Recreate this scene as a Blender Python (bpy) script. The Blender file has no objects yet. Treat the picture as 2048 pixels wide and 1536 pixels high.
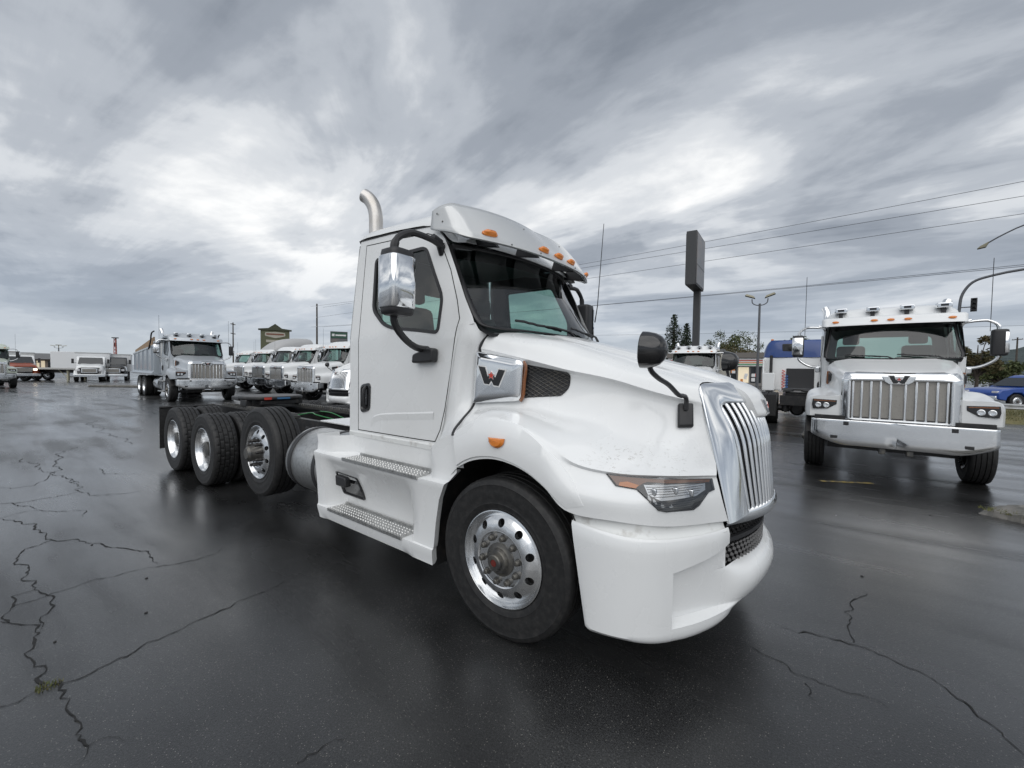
import bpy, bmesh, math, random
from mathutils import Vector, Matrix
from mathutils.bvhtree import BVHTree
R = math.radians
random.seed(7)

# ------------------------------------------------------------------ camera, sky, sun, exposure
scene = bpy.context.scene
col = scene.collection
CAM = Vector((1.579, -3.201, 1.713))
_yaw, _pit, _rol = R(126.793), R(-1.952), R(.831)
_f = Vector((math.cos(_pit)*math.cos(_yaw), math.cos(_pit)*math.sin(_yaw), math.sin(_pit)))
_r = _f.cross(Vector((0, 0, 1))).normalized()
_u = _r.cross(_f)
_r, _u = _r*math.cos(_rol)+_u*math.sin(_rol), _u*math.cos(_rol)-_r*math.sin(_rol)
cam_data = bpy.data.cameras.new('camera')
cam = bpy.data.objects.new('camera', cam_data)
col.objects.link(cam)
cam.matrix_world = Matrix(((_r.x, _u.x, -_f.x, CAM.x), (_r.y, _u.y, -_f.y, CAM.y), (_r.z, _u.z, -_f.z, CAM.z), (0, 0, 0, 1)))
cam_data.sensor_width = 36
cam_data.lens = 820/2048*36
cam_data.clip_start = .05
cam_data.clip_end = 8000
scene.camera = cam

SUN_EL, SUN_AZ = 50, -58            # elevation, bearing of the sun (degrees, from +X towards +Y)
sun_data = bpy.data.lights.new('sun', 'SUN')
sun_data.energy = 1.05
sun_data.angle = R(80)
sun_data.color = (1, .985, .96)
sun = bpy.data.objects.new('sun', sun_data)
col.objects.link(sun)
_sd = Vector((math.cos(R(SUN_EL))*math.cos(R(SUN_AZ)), math.cos(R(SUN_EL))*math.sin(R(SUN_AZ)), math.sin(R(SUN_EL))))
sun.rotation_euler = _sd.to_track_quat('Z', 'Y').to_euler()
sun.location = _sd*60

scene.view_settings.view_transform = 'Standard'
scene.view_settings.look = 'None'
scene.view_settings.exposure = 0.52
scene.view_settings.gamma = 1
scene.view_settings.use_curve_mapping = False
scene.cycles.max_bounces = 8
scene.cycles.transparent_max_bounces = 16
scene.cycles.use_denoising = True

def nd(nt, typ, **kw):
    n = nt.nodes.new(typ)
    for k, v in kw.items():
        if k.startswith('i_'):
            key = k[2:]
            n.inputs[int(key) if key.isdigit() else key.replace('_', ' ')].default_value = v
        else:
            setattr(n, k, v)
    return n

def ramp(nt, stops, interp='LINEAR'):
    n = nt.nodes.new('ShaderNodeValToRGB')
    cr = n.color_ramp
    cr.interpolation = interp
    while len(cr.elements) < len(stops):
        cr.elements.new(.5)
    for e, (p, c) in zip(cr.elements, stops):
        e.position = p
        e.color = (c, c, c, 1) if not isinstance(c, tuple) else (*c, 1)
    return n

def make_world():
    w = bpy.data.worlds.new('World')
    scene.world = w
    w.use_nodes = True
    nt = w.node_tree
    nt.nodes.clear()
    L = nt.links.new
    out = nd(nt, 'ShaderNodeOutputWorld')
    bg = nd(nt, 'ShaderNodeBackground')
    bg.inputs['Strength'].default_value = SKY_STRENGTH
    L(bg.outputs[0], out.inputs[0])
    tc = nd(nt, 'ShaderNodeTexCoord')
    sep = nd(nt, 'ShaderNodeSeparateXYZ')
    L(tc.outputs['Generated'], sep.inputs[0])
    def mth(op, a, b=None, c=None):
        n = nd(nt, 'ShaderNodeMath', operation=op)
        for i, v in enumerate((a, b, c)):
            if v is None: continue
            if isinstance(v, (int, float)): n.inputs[i].default_value = v
            else: L(v, n.inputs[i])
        return n.outputs[0]
    zc = mth('MAXIMUM', sep.outputs[2], 0.0)
    den = mth('ADD', zc, .13)
    px = mth('DIVIDE', sep.outputs[0], den)
    py = mth('DIVIDE', sep.outputs[1], den)
    comb = nd(nt, 'ShaderNodeCombineXYZ')
    L(px, comb.inputs[0]); L(py, comb.inputs[1])
    def layer(rot, scl, off, scale, detail, rough, dist):
        mp = nd(nt, 'ShaderNodeMapping')
        mp.inputs['Rotation'].default_value = (0, 0, R(rot))
        mp.inputs['Scale'].default_value = scl
        mp.inputs['Location'].default_value = off
        L(comb.outputs[0], mp.inputs[0])
        n = nd(nt, 'ShaderNodeTexNoise', noise_dimensions='2D')
        n.inputs['Scale'].default_value = scale
        n.inputs['Detail'].default_value = detail
        n.inputs['Roughness'].default_value = rough
        n.inputs['Distortion'].default_value = dist
        L(mp.outputs[0], n.inputs['Vector'])
        return n.outputs['Fac']
    big = layer(*SKY_BIG)
    streak = layer(*SKY_STREAK)
    fine = layer(*SKY_FINE)
    v = mth('ADD', mth('MULTIPLY', big, .58), mth('ADD', mth('MULTIPLY', streak, .32), mth('MULTIPLY', fine, .10)))
    cl = ramp(nt, SKY_RAMP, 'EASE')
    L(v, cl.inputs[0])
    # a flatter blue-grey veil towards the horizon
    hz = ramp(nt, SKY_HORIZON)
    L(zc, hz.inputs[0])
    fac = ramp(nt, [(0, .92), (.05, .78), (.13, .42), (.26, .06), (1, 0)])
    L(zc, fac.inputs[0])
    mx = nd(nt, 'ShaderNodeMix', data_type='RGBA')
    L(fac.outputs[0], mx.inputs['Factor']); L(cl.outputs[0], mx.inputs[6]); L(hz.outputs[0], mx.inputs[7])
    # clear daylight above the cloud deck, all but hidden by it
    sky = nd(nt, 'ShaderNodeTexSky', sky_type='NISHITA', sun_disc=False, sun_elevation=R(SUN_EL), sun_rotation=R(90-SUN_AZ))
    sc = nd(nt, 'ShaderNodeMix', data_type='RGBA', blend_type='MULTIPLY')
    sc.inputs['Factor'].default_value = 1
    L(sky.outputs[0], sc.inputs[6]); sc.inputs[7].default_value = (.1, .1, .1, 1)
    m2 = nd(nt, 'ShaderNodeMix', data_type='RGBA')
    m2.inputs['Factor'].default_value = .04
    L(mx.outputs[2], m2.inputs[6]); L(sc.outputs[2], m2.inputs[7])
    L(m2.outputs[2], bg.inputs[0])

SKY_STRENGTH = .77
#            rot  scale(x,y,z)     offset        scale det rough dist
SKY_BIG = (-38, (1.0, 1.3, 1), (5.7, 4.1, 0), .52, 6, .52, .25)
SKY_STREAK = (-34, (.7, 2.0, 1), (12.0, 2.3, 0), .8, 9, .58, .45)
SKY_FINE = (10, (1, 1.2, 1), (5, 2, 0), 2.6, 7, .6, .2)
SKY_RAMP = [(.34, (.205, .232, .274)), (.43, (.315, .346, .394)), (.49, (.45, .482, .528)), (.545, (.66, .685, .715)), (.64, (1.0, 1.0, .99))]
SKY_HORIZON = [(0, (.52, .57, .61)), (.045, (.47, .52, .58)), (.12, (.37, .43, .52)), (.3, (.45, .49, .55)), (1, (.5, .5, .5))]
make_world()

# ------------------------------------------------------------------ materials
MAT = {}
def mat(name, color=(.5, .5, .5), rough=.5, metal=0, coat=0, spec=.5, noise=None, bump=None, rvar=None, emit=None, sheen=0):
    if name in MAT: return MAT[name]
    m = bpy.data.materials.new(name)
    m.use_nodes = True
    nt = m.node_tree
    b = nt.nodes['Principled BSDF']
    b.inputs['Base Color'].default_value = (*color, 1)
    b.inputs['Roughness'].default_value = rough
    b.inputs['Metallic'].default_value = metal
    b.inputs['Coat Weight'].default_value = coat
    b.inputs['Coat Roughness'].default_value = .06
    b.inputs['Specular IOR Level'].default_value = spec
    if emit:
        b.inputs['Emission Color'].default_value = (*emit[0], 1); b.inputs['Emission Strength'].default_value = emit[1]
    L = nt.links.new
    tc = nd(nt, 'ShaderNodeTexCoord')
    if noise:                                     # (other colour, scale, lo, hi, detail)
        c2, s, lo, hi, det = noise
        n = nd(nt, 'ShaderNodeTexNoise'); n.inputs['Scale'].default_value = s; n.inputs['Detail'].default_value = det; n.inputs['Roughness'].default_value = .6
        L(tc.outputs['Object'], n.inputs['Vector'])
        rp = ramp(nt, [(lo, 0.), (hi, 1.)]); L(n.outputs['Fac'], rp.inputs[0])
        mx = nd(nt, 'ShaderNodeMix', data_type='RGBA'); L(rp.outputs[0], mx.inputs['Factor'])
        mx.inputs[6].default_value = (*color, 1); mx.inputs[7].default_value = (*c2, 1)
        L(mx.outputs[2], b.inputs['Base Color'])
    if rvar:                                      # (scale, rough lo, rough hi)
        n = nd(nt, 'ShaderNodeTexNoise'); n.inputs['Scale'].default_value = rvar[0]; n.inputs['Detail'].default_value = 5
        L(tc.outputs['Object'], n.inputs['Vector'])
        mr = nd(nt, 'ShaderNodeMapRange'); mr.inputs[1].default_value = .35; mr.inputs[2].default_value = .65; mr.inputs[3].default_value = rvar[1]; mr.inputs[4].default_value = rvar[2]
        L(n.outputs['Fac'], mr.inputs[0]); L(mr.outputs[0], b.inputs['Roughness'])
    if bump:                                      # (scale, strength, distance)
        n = nd(nt, 'ShaderNodeTexNoise'); n.inputs['Scale'].default_value = bump[0]; n.inputs['Detail'].default_value = 4
        L(tc.outputs['Object'], n.inputs['Vector'])
        bp = nd(nt, 'ShaderNodeBump'); bp.inputs['Strength'].default_value = bump[1]; bp.inputs['Distance'].default_value = bump[2]
        L(n.outputs['Fac'], bp.inputs['Height']); L(bp.outputs[0], b.inputs['Normal'])
    MAT[name] = m
    return m

def glass(name, tint, refl=1.0, body=None, rough=.02):
    if name in MAT: return MAT[name]
    m = bpy.data.materials.new(name); m.use_nodes = True
    nt = m.node_tree; nt.nodes.clear(); L = nt.links.new
    out = nd(nt, 'ShaderNodeOutputMaterial')
    tr = nd(nt, 'ShaderNodeBsdfTransparent'); tr.inputs[0].default_value = (*tint, 1)
    gl = nd(nt, 'ShaderNodeBsdfGlossy'); gl.inputs['Roughness'].default_value = rough; gl.inputs[0].default_value = (refl, refl, refl, 1)
    ge = nd(nt, 'ShaderNodeNewGeometry'); dt = nd(nt, 'ShaderNodeVectorMath', operation='DOT_PRODUCT')
    L(ge.outputs['Incoming'], dt.inputs[0]); L(ge.outputs['Normal'], dt.inputs[1])
    ab = nd(nt, 'ShaderNodeMath', operation='ABSOLUTE'); L(dt.outputs['Value'], ab.inputs[0])
    om = nd(nt, 'ShaderNodeMath', operation='SUBTRACT'); om.inputs[0].default_value = 1; L(ab.outputs[0], om.inputs[1])
    pw = nd(nt, 'ShaderNodeMath', operation='POWER'); L(om.outputs[0], pw.inputs[0]); pw.inputs[1].default_value = 5
    fr = nd(nt, 'ShaderNodeMath', operation='MULTIPLY_ADD'); L(pw.outputs[0], fr.inputs[0]); fr.inputs[1].default_value = .9; fr.inputs[2].default_value = .085
    mx = nd(nt, 'ShaderNodeMixShader')
    L(fr.outputs[0], mx.inputs[0]); L(tr.outputs[0], mx.inputs[1]); L(gl.outputs[0], mx.inputs[2])
    last = mx
    if body:
        df = nd(nt, 'ShaderNodeBsdfDiffuse'); df.inputs[0].default_value = (*body[0], 1)
        m2 = nd(nt, 'ShaderNodeMixShader'); m2.inputs[0].default_value = body[1]
        L(mx.outputs[0], m2.inputs[1]); L(df.outputs[0], m2.inputs[2]); last = m2
    L(last.outputs[0], out.inputs[0])
    MAT[name] = m
    return m

WHITE = mat('white_paint', (.80, .81, .81), .28, coat=.6, noise=((.74, .745, .74), 1.6, .45, .9, 3), rvar=(3, .2, .34))
WHITE_B = mat('white_paint_plain', (.78, .79, .79), .3, coat=.4)
WHITE_DIRTY = mat('white_paint_road_film', (.74, .75, .74), .36, coat=.3, noise=((.42, .40, .37), 9, .56, .75, 8), rvar=(6, .3, .5))
SILVER = mat('silver_paint', (.50, .53, .56), .33, metal=.35, coat=.5)
CHROME = mat('chrome', (.82, .83, .84), .06, metal=1, rvar=(14, .03, .12))
ALU = mat('polished_aluminium', (.74, .75, .76), .2, metal=1, rvar=(18, .14, .3))
ALU_DULL = mat('brushed_aluminium', (.58, .58, .57), .38, metal=1, noise=((.42, .42, .41), 30, .45, .7, 4), bump=(160, .08, .002))
BLACK = mat('black_plastic', (.022, .022, .024), .45, bump=(320, .12, .001))
BLACK_GLOSS = mat('black_gloss', (.012, .012, .013), .12, coat=.4)
FRAME_BLACK = mat('chassis_black', (.016, .016, .017), .45, noise=((.05, .045, .04), 12, .5, .75, 5))
RUBBER = mat('rubber', (.013, .013, .0135), .6, noise=((.032, .031, .030), 26, .45, .75, 6), bump=(130, .15, .002))
RUBBER_SIDE = mat('rubber_sidewall', (.024, .024, .025), .5, noise=((.06, .057, .052), 14, .5, .8, 6), bump=(90, .1, .002))
AMBER = mat('amber_lens', (.75, .22, .02), .15, coat=.8)
AMBER_DK = mat('amber_lens_dark', (.22, .075, .02), .15, coat=.8)
RED = mat('red_lens', (.55, .02, .015), .2, coat=.5)
GLASS = glass('cab_glass', (.50, .66, .61), .9)
GLASS_SHADE = glass('windscreen_shade_band', (.06, .085, .08), .8)
LENS = glass('headlight_lens', (.72, .73, .74), 1.0)
INTERIOR = mat('interior_grey', (.055, .06, .062), .7)
INTERIOR_LT = mat('interior_headliner', (.16, .17, .17), .8)
STEEL = mat('steel_dark', (.10, .10, .10), .45, metal=.7, noise=((.18, .17, .15), 15, .4, .7, 5))
GREEN_HOSE = mat('green_hose', (.03, .20, .06), .4)
BLUE_HOSE = mat('blue_hose', (.03, .12, .35), .4)
REDPAINT = mat('red_print', (.55, .06, .04), .4)
BLUEPAINT = mat('blue_print', (.05, .16, .32), .4)
WHITEPRINT = mat('white_print', (.75, .75, .75), .5)

# ------------------------------------------------------------------ mesh helpers
class MB:
    def __init__(s): s.v, s.f = [], []
    def add(s, vs, fs):
        o = len(s.v); s.v += [tuple(p) for p in vs]; s.f += [tuple(i+o for i in q) for q in fs]; return s
    def box(s, x0, x1, y0, y1, z0, z1):
        vs = [(x, y, z) for x in (x0, x1) for y in (y0, y1) for z in (z0, z1)]
        return s.add(vs, [(0, 1, 3, 2), (4, 6, 7, 5), (0, 4, 5, 1), (2, 3, 7, 6), (0, 2, 6, 4), (1, 5, 7, 3)])
    def grid(s, rows, closed_u=False):
        n, m = len(rows), len(rows[0]); vs = [p for r_ in rows for p in r_]; fs = []
        for i in range(n-1):
            for j in range(m if closed_u else m-1):
                k = (j+1) % m
                fs.append((i*m+j, i*m+k, (i+1)*m+k, (i+1)*m+j))
        return s.add(vs, fs)
    def prism(s, poly, a, b, axis='y'):
        """polygon in the two other axes, extruded along axis from a to b"""
        def P(p, t): return {'y': (p[0], t, p[1]), 'x': (t, p[0], p[1]), 'z': (p[0], p[1], t)}[axis]
        n = len(poly)
        vs = [P(p, a) for p in poly]+[P(p, b) for p in poly]
        fs = [tuple(range(n))[::-1], tuple(range(n, 2*n))]+[(i, (i+1) % n, n+(i+1) % n, n+i) for i in range(n)]
        return s.add(vs, fs)
    def tube(s, path, rad, n=10, cap=True):
        path = [Vector(p) for p in path]
        rads = rad if isinstance(rad, (list, tuple)) else [rad]*len(path)
        rows = []; up = None
        for i, p in enumerate(path):
            t = (path[min(i+1, len(path)-1)]-path[max(i-1, 0)]).normalized()
            if up is None:
                up = Vector((0, 0, 1)) if abs(t.z) < .9 else Vector((1, 0, 0))
            a = (up-t*up.dot(t)).normalized(); up = a; b = t.cross(a)
            rows.append([p+(a*math.cos(k*2*math.pi/n)+b*math.sin(k*2*math.pi/n))*rads[i] for k in range(n)])
        o = len(s.v); s.grid(rows, True)
        if cap:
            s.f.append(tuple(o+k for k in range(n))[::-1]); e = o+(len(rows)-1)*n
            s.f.append(tuple(e+k for k in range(n)))
        return s
    def rev(s, prof, n=48, axis='y', c=(0, 0, 0), rfun=None):
        """revolve (r, t) about axis"""
        rows = []
        for q, (r_, t) in enumerate(prof):
            row = []
            for k in range(n):
                a = 2*math.pi*k/n; rr = r_ if rfun is None else rfun(q, k, r_)
                ca, sa = rr*math.cos(a), rr*math.sin(a)
                row.append({'y': (c[0]+ca, c[1]+t, c[2]+sa), 'x': (c[0]+t, c[1]+ca, c[2]+sa), 'z': (c[0]+ca, c[1]+sa, c[2]+t)}[axis])
            rows.append(row)
        return s.grid(rows, True)
    def disc(s, r_, t, n=24, axis='y', c=(0, 0, 0)):
        vs = []
        for k in range(n):
            a = 2*math.pi*k/n; ca, sa = r_*math.cos(a), r_*math.sin(a)
            vs.append({'y': (c[0]+ca, c[1]+t, c[2]+sa), 'x': (c[0]+t, c[1]+ca, c[2]+sa), 'z': (c[0]+ca, c[1]+sa, c[2]+t)}[axis])
        return s.add(vs, [tuple(range(n))])
    def mirror(s):
        n = len(s.v)
        s.v += [(x, -y, z) for x, y, z in s.v]
        s.f += [tuple(i+n for i in q)[::-1] for q in s.f]
        return s
    def moved(s, fn):
        s.v = [tuple(fn(Vector(p))) for p in s.v]; return s

def O(name, mb, m, parent=None, ang=38, bevel=0, solid=0, sub=0, flat=False, weld=False, loc=None, rz=0, bseg=2):
    me = bpy.data.meshes.new(name)
    me.from_pydata(mb.v, [], mb.f)
    me.validate(clean_customdata=False)
    if weld:
        bm = bmesh.new(); bm.from_mesh(me); bmesh.ops.remove_doubles(bm, verts=bm.verts, dist=1e-4)
        bmesh.ops.recalc_face_normals(bm, faces=bm.faces); bm.to_mesh(me); bm.free()
    me.materials.append(m)
    if not flat:
        me.shade_smooth(); me.set_sharp_from_angle(angle=R(ang))
    o = bpy.data.objects.new(name, me); col.objects.link(o)
    if parent is not None: o.parent = parent
    if loc: o.location = loc
    if rz: o.rotation_euler.z = rz
    if sub:
        q = o.modifiers.new('sub', 'SUBSURF'); q.levels = q.render_levels = sub
    if solid:
        q = o.modifiers.new('solid', 'SOLIDIFY'); q.thickness = solid; q.offset = 0
    if bevel:
        q = o.modifiers.new('bevel', 'BEVEL'); q.width = bevel; q.segments = bseg; q.limit_method = 'ANGLE'; q.angle_limit = R(35)
        q.harden_normals = False
    return o

def O2(name, mb, m, parent=None, **kw):
    """a right-hand piece and its left-hand mirror image, two objects"""
    a = O(name, mb, m, parent, **kw)
    q = MB(); q.v = [(x, -y, z) for x, y, z in mb.v]; q.f = [f_[::-1] for f_ in mb.f]
    return a, O(name, q, m, parent, **kw)
def stuff(o): o['kind'] = 'stuff'; return o
def thing(name, label, cat, loc=(0, 0, 0), rz=0, group=None):
    o = bpy.data.objects.new(name, None); col.objects.link(o)
    o.empty_display_size = .2; o.location = loc; o.rotation_euler.z = rz
    o['label'] = label; o['category'] = cat
    if group: o['group'] = group
    return o
def part(name, parent, loc=(0, 0, 0), rz=0):
    o = bpy.data.objects.new(name, None); col.objects.link(o); o.empty_display_size = .1
    o.parent = parent; o.location = loc; o.rotation_euler.z = rz
    return o
def tag(o, label, cat, group=None):
    o['label'] = label; o['category'] = cat
    if group: o['group'] = group
    return o
def struct(o): o['kind'] = 'structure'; return o
def copy_tree(o, parent=None, swap=None, skip=()):
    c = o.copy(); col.objects.link(c); c.parent = parent
    if swap and c.type == 'MESH':
        for sl in c.material_slots:
            if sl.material and sl.material.name in swap:
                m = swap[sl.material.name]; sl.link = 'OBJECT'; sl.material = m
    for ch in list(o.children):
        if ch.name.split('.')[0] not in skip: copy_tree(ch, c, swap, skip)
    return c

def spline(P, k, closed=False):
    """non-uniform Catmull-Rom through P, k samples per span"""
    P = [Vector(p) for p in P]; n = len(P)
    if n < 2: return P
    if closed:
        P = [P[-1]]+P+[P[0], P[1]]
    d = [max((P[i+1]-P[i]).length, 1e-5)**.7 for i in range(len(P)-1)]
    def tan(i):
        if i == 0: return (P[1]-P[0])/d[0]
        if i == len(P)-1: return (P[i]-P[i-1])/d[i-1]
        a, b = (P[i]-P[i-1])/d[i-1], (P[i+1]-P[i])/d[i]
        return (a*d[i]+b*d[i-1])/(d[i]+d[i-1])
    out = []
    rng = range(1, len(P)-2) if closed else range(len(P)-1)
    for i in rng:
        m0, m1 = tan(i)*d[i], tan(i+1)*d[i]
        for q in range(k):
            t = q/k; t2, t3 = t*t, t*t*t
            out.append(P[i]*(2*t3-3*t2+1)+m0*(t3-2*t2+t)+P[i+1]*(-2*t3+3*t2)+m1*(t3-t2))
    if not closed: out.append(P[-1].copy())
    return out

def surf(rows, ku=6, kv=6, vcrease=(), ucrease=()):
    """rows of control points -> dense grid rows; creases are control indices where the tangent breaks"""
    def piecewise(pts, k, cr):
        br = [0]+sorted(cr)+[len(pts)-1]; o = []
        for a, b in zip(br, br[1:]):
            q = spline(pts[a:b+1], k); o += q if not o else q[1:]
        return o
    dense = [piecewise(r_, ku, ucrease) for r_ in rows]
    cols = [piecewise([dense[i][j] for i in range(len(dense))], kv, vcrease) for j in range(len(dense[0]))]
    return [[cols[j][i] for j in range(len(cols))] for i in range(len(cols[0]))]

def rnd_poly(poly, r_, k=4):
    """round the corners of a closed 2D polygon; r_ single or one per corner"""
    n = len(poly); rs = r_ if isinstance(r_, (list, tuple)) else [r_]*n; out = []
    for i in range(n):
        p, a, b = Vector(poly[i]), Vector(poly[i-1]), Vector(poly[(i+1) % n])
        da, db = (a-p), (b-p); q = min(rs[i], da.length*.45, db.length*.45)
        if q < 1e-4: out.append(tuple(p)); continue
        s_, e = p+da.normalized()*q, p+db.normalized()*q
        for j in range(k+1):
            t = j/k; out.append(tuple(s_*(1-t)**2+p*2*t*(1-t)+e*t*t))
    return out

def polar(poly, c, angs):
    """cut a star-shaped closed 2D polygon by rays from c"""
    out = []
    n = len(poly)
    for a in angs:
        dx, dy = math.cos(a), math.sin(a); best = None
        for i in range(n):
            x0, y0 = poly[i][0]-c[0], poly[i][1]-c[1]; x1, y1 = poly[(i+1) % n][0]-c[0], poly[(i+1) % n][1]-c[1]
            ex, ey = x1-x0, y1-y0; den = dx*ey-dy*ex
            if abs(den) < 1e-12: continue
            t = (x0*ey-y0*ex)/den; u_ = (x0*dy-y0*dx)/den
            if t > 0 and -1e-6 <= u_ <= 1+1e-6 and (best is None or t > best): best = t
        out.append((c[0]+dx*best, c[1]+dy*best))
    return out

def ring(outer, inner, c, fn, k=3, n=96):
    """annular sheet between two outlines mapped to 3D with fn(a, b)"""
    A = sorted(set([round(math.atan2(p[1]-c[1], p[0]-c[0]) % (2*math.pi), 4) for p in outer+inner]+[round(i*2*math.pi/n, 4) for i in range(n)]))
    B = [A[0]]
    for a in A[1:]:
        if a-B[-1] > .004: B.append(a)
    po, pi_ = polar(outer, c, B), polar(inner, c, B)
    rows = []
    for j in range(k+1):
        t = j/k
        rows.append([fn(o_[0]*(1-t)+i_[0]*t, o_[1]*(1-t)+i_[1]*t) for o_, i_ in zip(po, pi_)])
    return MB().grid(rows, True)

def fan(outline, c, fn, k=4):
    """filled sheet inside an outline mapped to 3D with fn(a, b)"""
    mb = MB(); rows = []
    for j in range(k):
        t = j/k
        rows.append([fn(p[0]*(1-t)+c[0]*t, p[1]*(1-t)+c[1]*t) for p in outline])
    mb.grid(rows, True)
    o = len(mb.v); mb.v.append(tuple(fn(*c))); n = len(outline); b = (k-1)*n
    mb.f += [(b+i, b+(i+1) % n, o) for i in range(n)]
    return mb
def lerp(a, b, t): return a+(b-a)*t
def interp(x, tab):
    if x <= tab[0][0]: return tab[0][1]
    for (x0, y0), (x1, y1) in zip(tab, tab[1:]):
        if x <= x1: return y0+(y1-y0)*(x-x0)/(x1-x0)
    return tab[-1][1]
# ------------------------------------------------------------------ wheels (shared meshes)
_half = [(.300, .112), (.312, .130), (.322, .138), (.345, .143), (.352, .146), (.358, .144), (.39, .151), (.43, .153), (.465, .149), (.472, .151), (.478, .147), (.496, .141), (.507, .130), (.5125, .116)]
def tyre_mesh(kind):
    gr = [.082, .029]
    tread = []
    ys = [(.11, 0)]
    for g in gr:
        ys += [(g+.0075, 0), (g+.005, 1), (g-.005, 1), (g-.0075, 0)]
    ys = [(-y, d) for y, d in ys]+[(y, d) for y, d in ys[::-1]]
    prof = [(r_, -y) for r_, y in _half]+[(.515-(.015 if d else 0), y) for y, d in ys]+[(r_, y) for r_, y in _half[::-1]]
    a, b = len(_half), len(_half)+len(ys)
    def rf(q, k, r_):
        if kind == 'drive' and a-1 <= q <= b:
            y = prof[q][1]
            sh = 0 if abs(y) > .078 else (1 if abs(y) > .025 else 2)
            if (k+sh*3) % 7 == 0: return min(r_, .506)
        if kind == 'steer' and (a-2 <= q <= a or b-1 <= q <= b+1) and k % 2 == 0: return r_-.0025
        return r_
    return MB().rev(prof, 196 if kind == 'drive' else 120, rfun=rf)

_dy = [(.18, -.150), (.2, -.149), (.22, -.143), (.245, -.131), (.268, -.116), (.28, -.112)]
def rim_mesh(kind):
    mb = MB()
    mb.rev([(.298, .118), (.306, .13), (.306, .14), (.298, .14), (.285, .12), (.262, .10), (.262, -.09), (.275, -.112)], 60)
    mb.rev([(.288, -.108), (.2965, -.122), (.299, -.137), (.303, -.143), (.309, -.141), (.311, -.13), (.306, -.118)], 60)
    if kind == 'steer':
        c = (0, .232); th = math.pi/10; mid = .2275
        out = [(-th*mid+2*th*mid*i/6, .185) for i in range(6)]+[(th*mid, .185+.085*i/5) for i in range(5)]+[(th*mid-2*th*mid*i/6, .27) for i in range(6)]+[(-th*mid, .27-.085*i/5) for i in range(5)]
        hole = [(.0245*math.cos(i*math.pi/9), .232+.026*math.sin(i*math.pi/9)) for i in range(18)]
        for k in range(10):
            t0 = 2*math.pi*(k+.5)/10
            fn = lambda a, b: (b*math.cos(t0+a/mid), interp(b, _dy), b*math.sin(t0+a/mid))
            mb2 = ring(out, hole, c, fn, 2, 30); mb.add(mb2.v, mb2.f)
            rows = [[(lambda q: (q[0], q[1]+d, q[2]))(fn(*h)) for h in hole] for d in (0, .006, .03)]
            mb.grid(rows, True)
        mb.rev([(.288, -.108), (.27, -.115)], 60)
        mb.rev([(.185, -.150), (.178, -.151), (.170, -.147), (.167, -.140), (.10, -.139)], 60)
    else:
        mb.rev([(.288, -.108), (.270, -.09), (.256, -.02), (.250, .05), (.235, .085), (.19, .095), (.11, .095)], 60)
    return mb
def nut_mesh(long=.034):
    mb = MB(); n = 6
    mb.rev([(.0235, 0), (.0235, -.006), (.018, -.007)], 12)
    mb.rev([(.0185, -.006), (.0185, -long*.75), (.0165, -long*.9), (.011, -long), (.0, -long)], 12)
    return mb
WM = {}
def wheel(parent, kind, loc, side, small=False):
    """kind: steer, lift, drive (outer of a pair), inner"""
    w = part('wheel', parent, loc, 0 if side < 0 else math.pi)
    tk = 'drive' if kind in ('drive', 'inner') else 'steer'
    rk = 'steer' if kind in ('steer', 'lift') else 'dish'
    def get(key, nm, fn, m):
        if key not in WM:
            o = O(nm, fn(), m, w, ang=32); WM[key] = o.data; return o
        o = bpy.data.objects.new(nm, WM[key]); col.objects.link(o); o.parent = w; return o
    get('t'+tk, 'tyre', lambda: tyre_mesh(tk), RUBBER)
    get('r'+rk, 'rim', lambda: rim_mesh(rk), ALU)
    if kind == 'inner': return w
    if rk == 'steer':
        get('back', 'brake_drum', lambda: MB().rev([(.0, -.09), (.255, -.09), (.255, .1)], 30), FRAME_BLACK)
        if kind == 'steer':
            get('hub', 'hub', lambda: MB().rev([(.105, -.139), (.105, -.146), (.088, -.150), (.078, -.156), (.074, -.176), (.068, -.186), (.052, -.188), (.050, -.205), (.044, -.212), (.024, -.213), (.022, -.208), (0, -.208)], 36), STEEL)
            get('hubcap', 'hub_plug', lambda: MB().rev([(.0215, -.2085), (.0205, -.2125), (0, -.2125)], 20), mat('hub_oil_plug', (.14, .025, .02), .3))
            ln, nm = .034, STEEL
        else:
            get('hubl', 'hub', lambda: MB().rev([(.11, -.139), (.1, -.16), (.085, -.2), (.082, -.24), (.06, -.262), (0, -.264)], 30), STEEL)
            ln, nm = .075, FRAME_BLACK
        for k in range(10):
            a = 2*math.pi*(k+.25)/10
            o = get('n%s' % kind, 'lug_nut', lambda: nut_mesh(ln), nm)
            o.location = (.1425*math.cos(a), -.139, .1425*math.sin(a))
    else:
        get('hubd', 'hub', lambda: MB().rev([(.19, .094), (.17, .06), (.12, .05), (.105, -.05), (.10, -.1), (.07, -.108), (0, -.11)], 30), STEEL)
    return w

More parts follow.
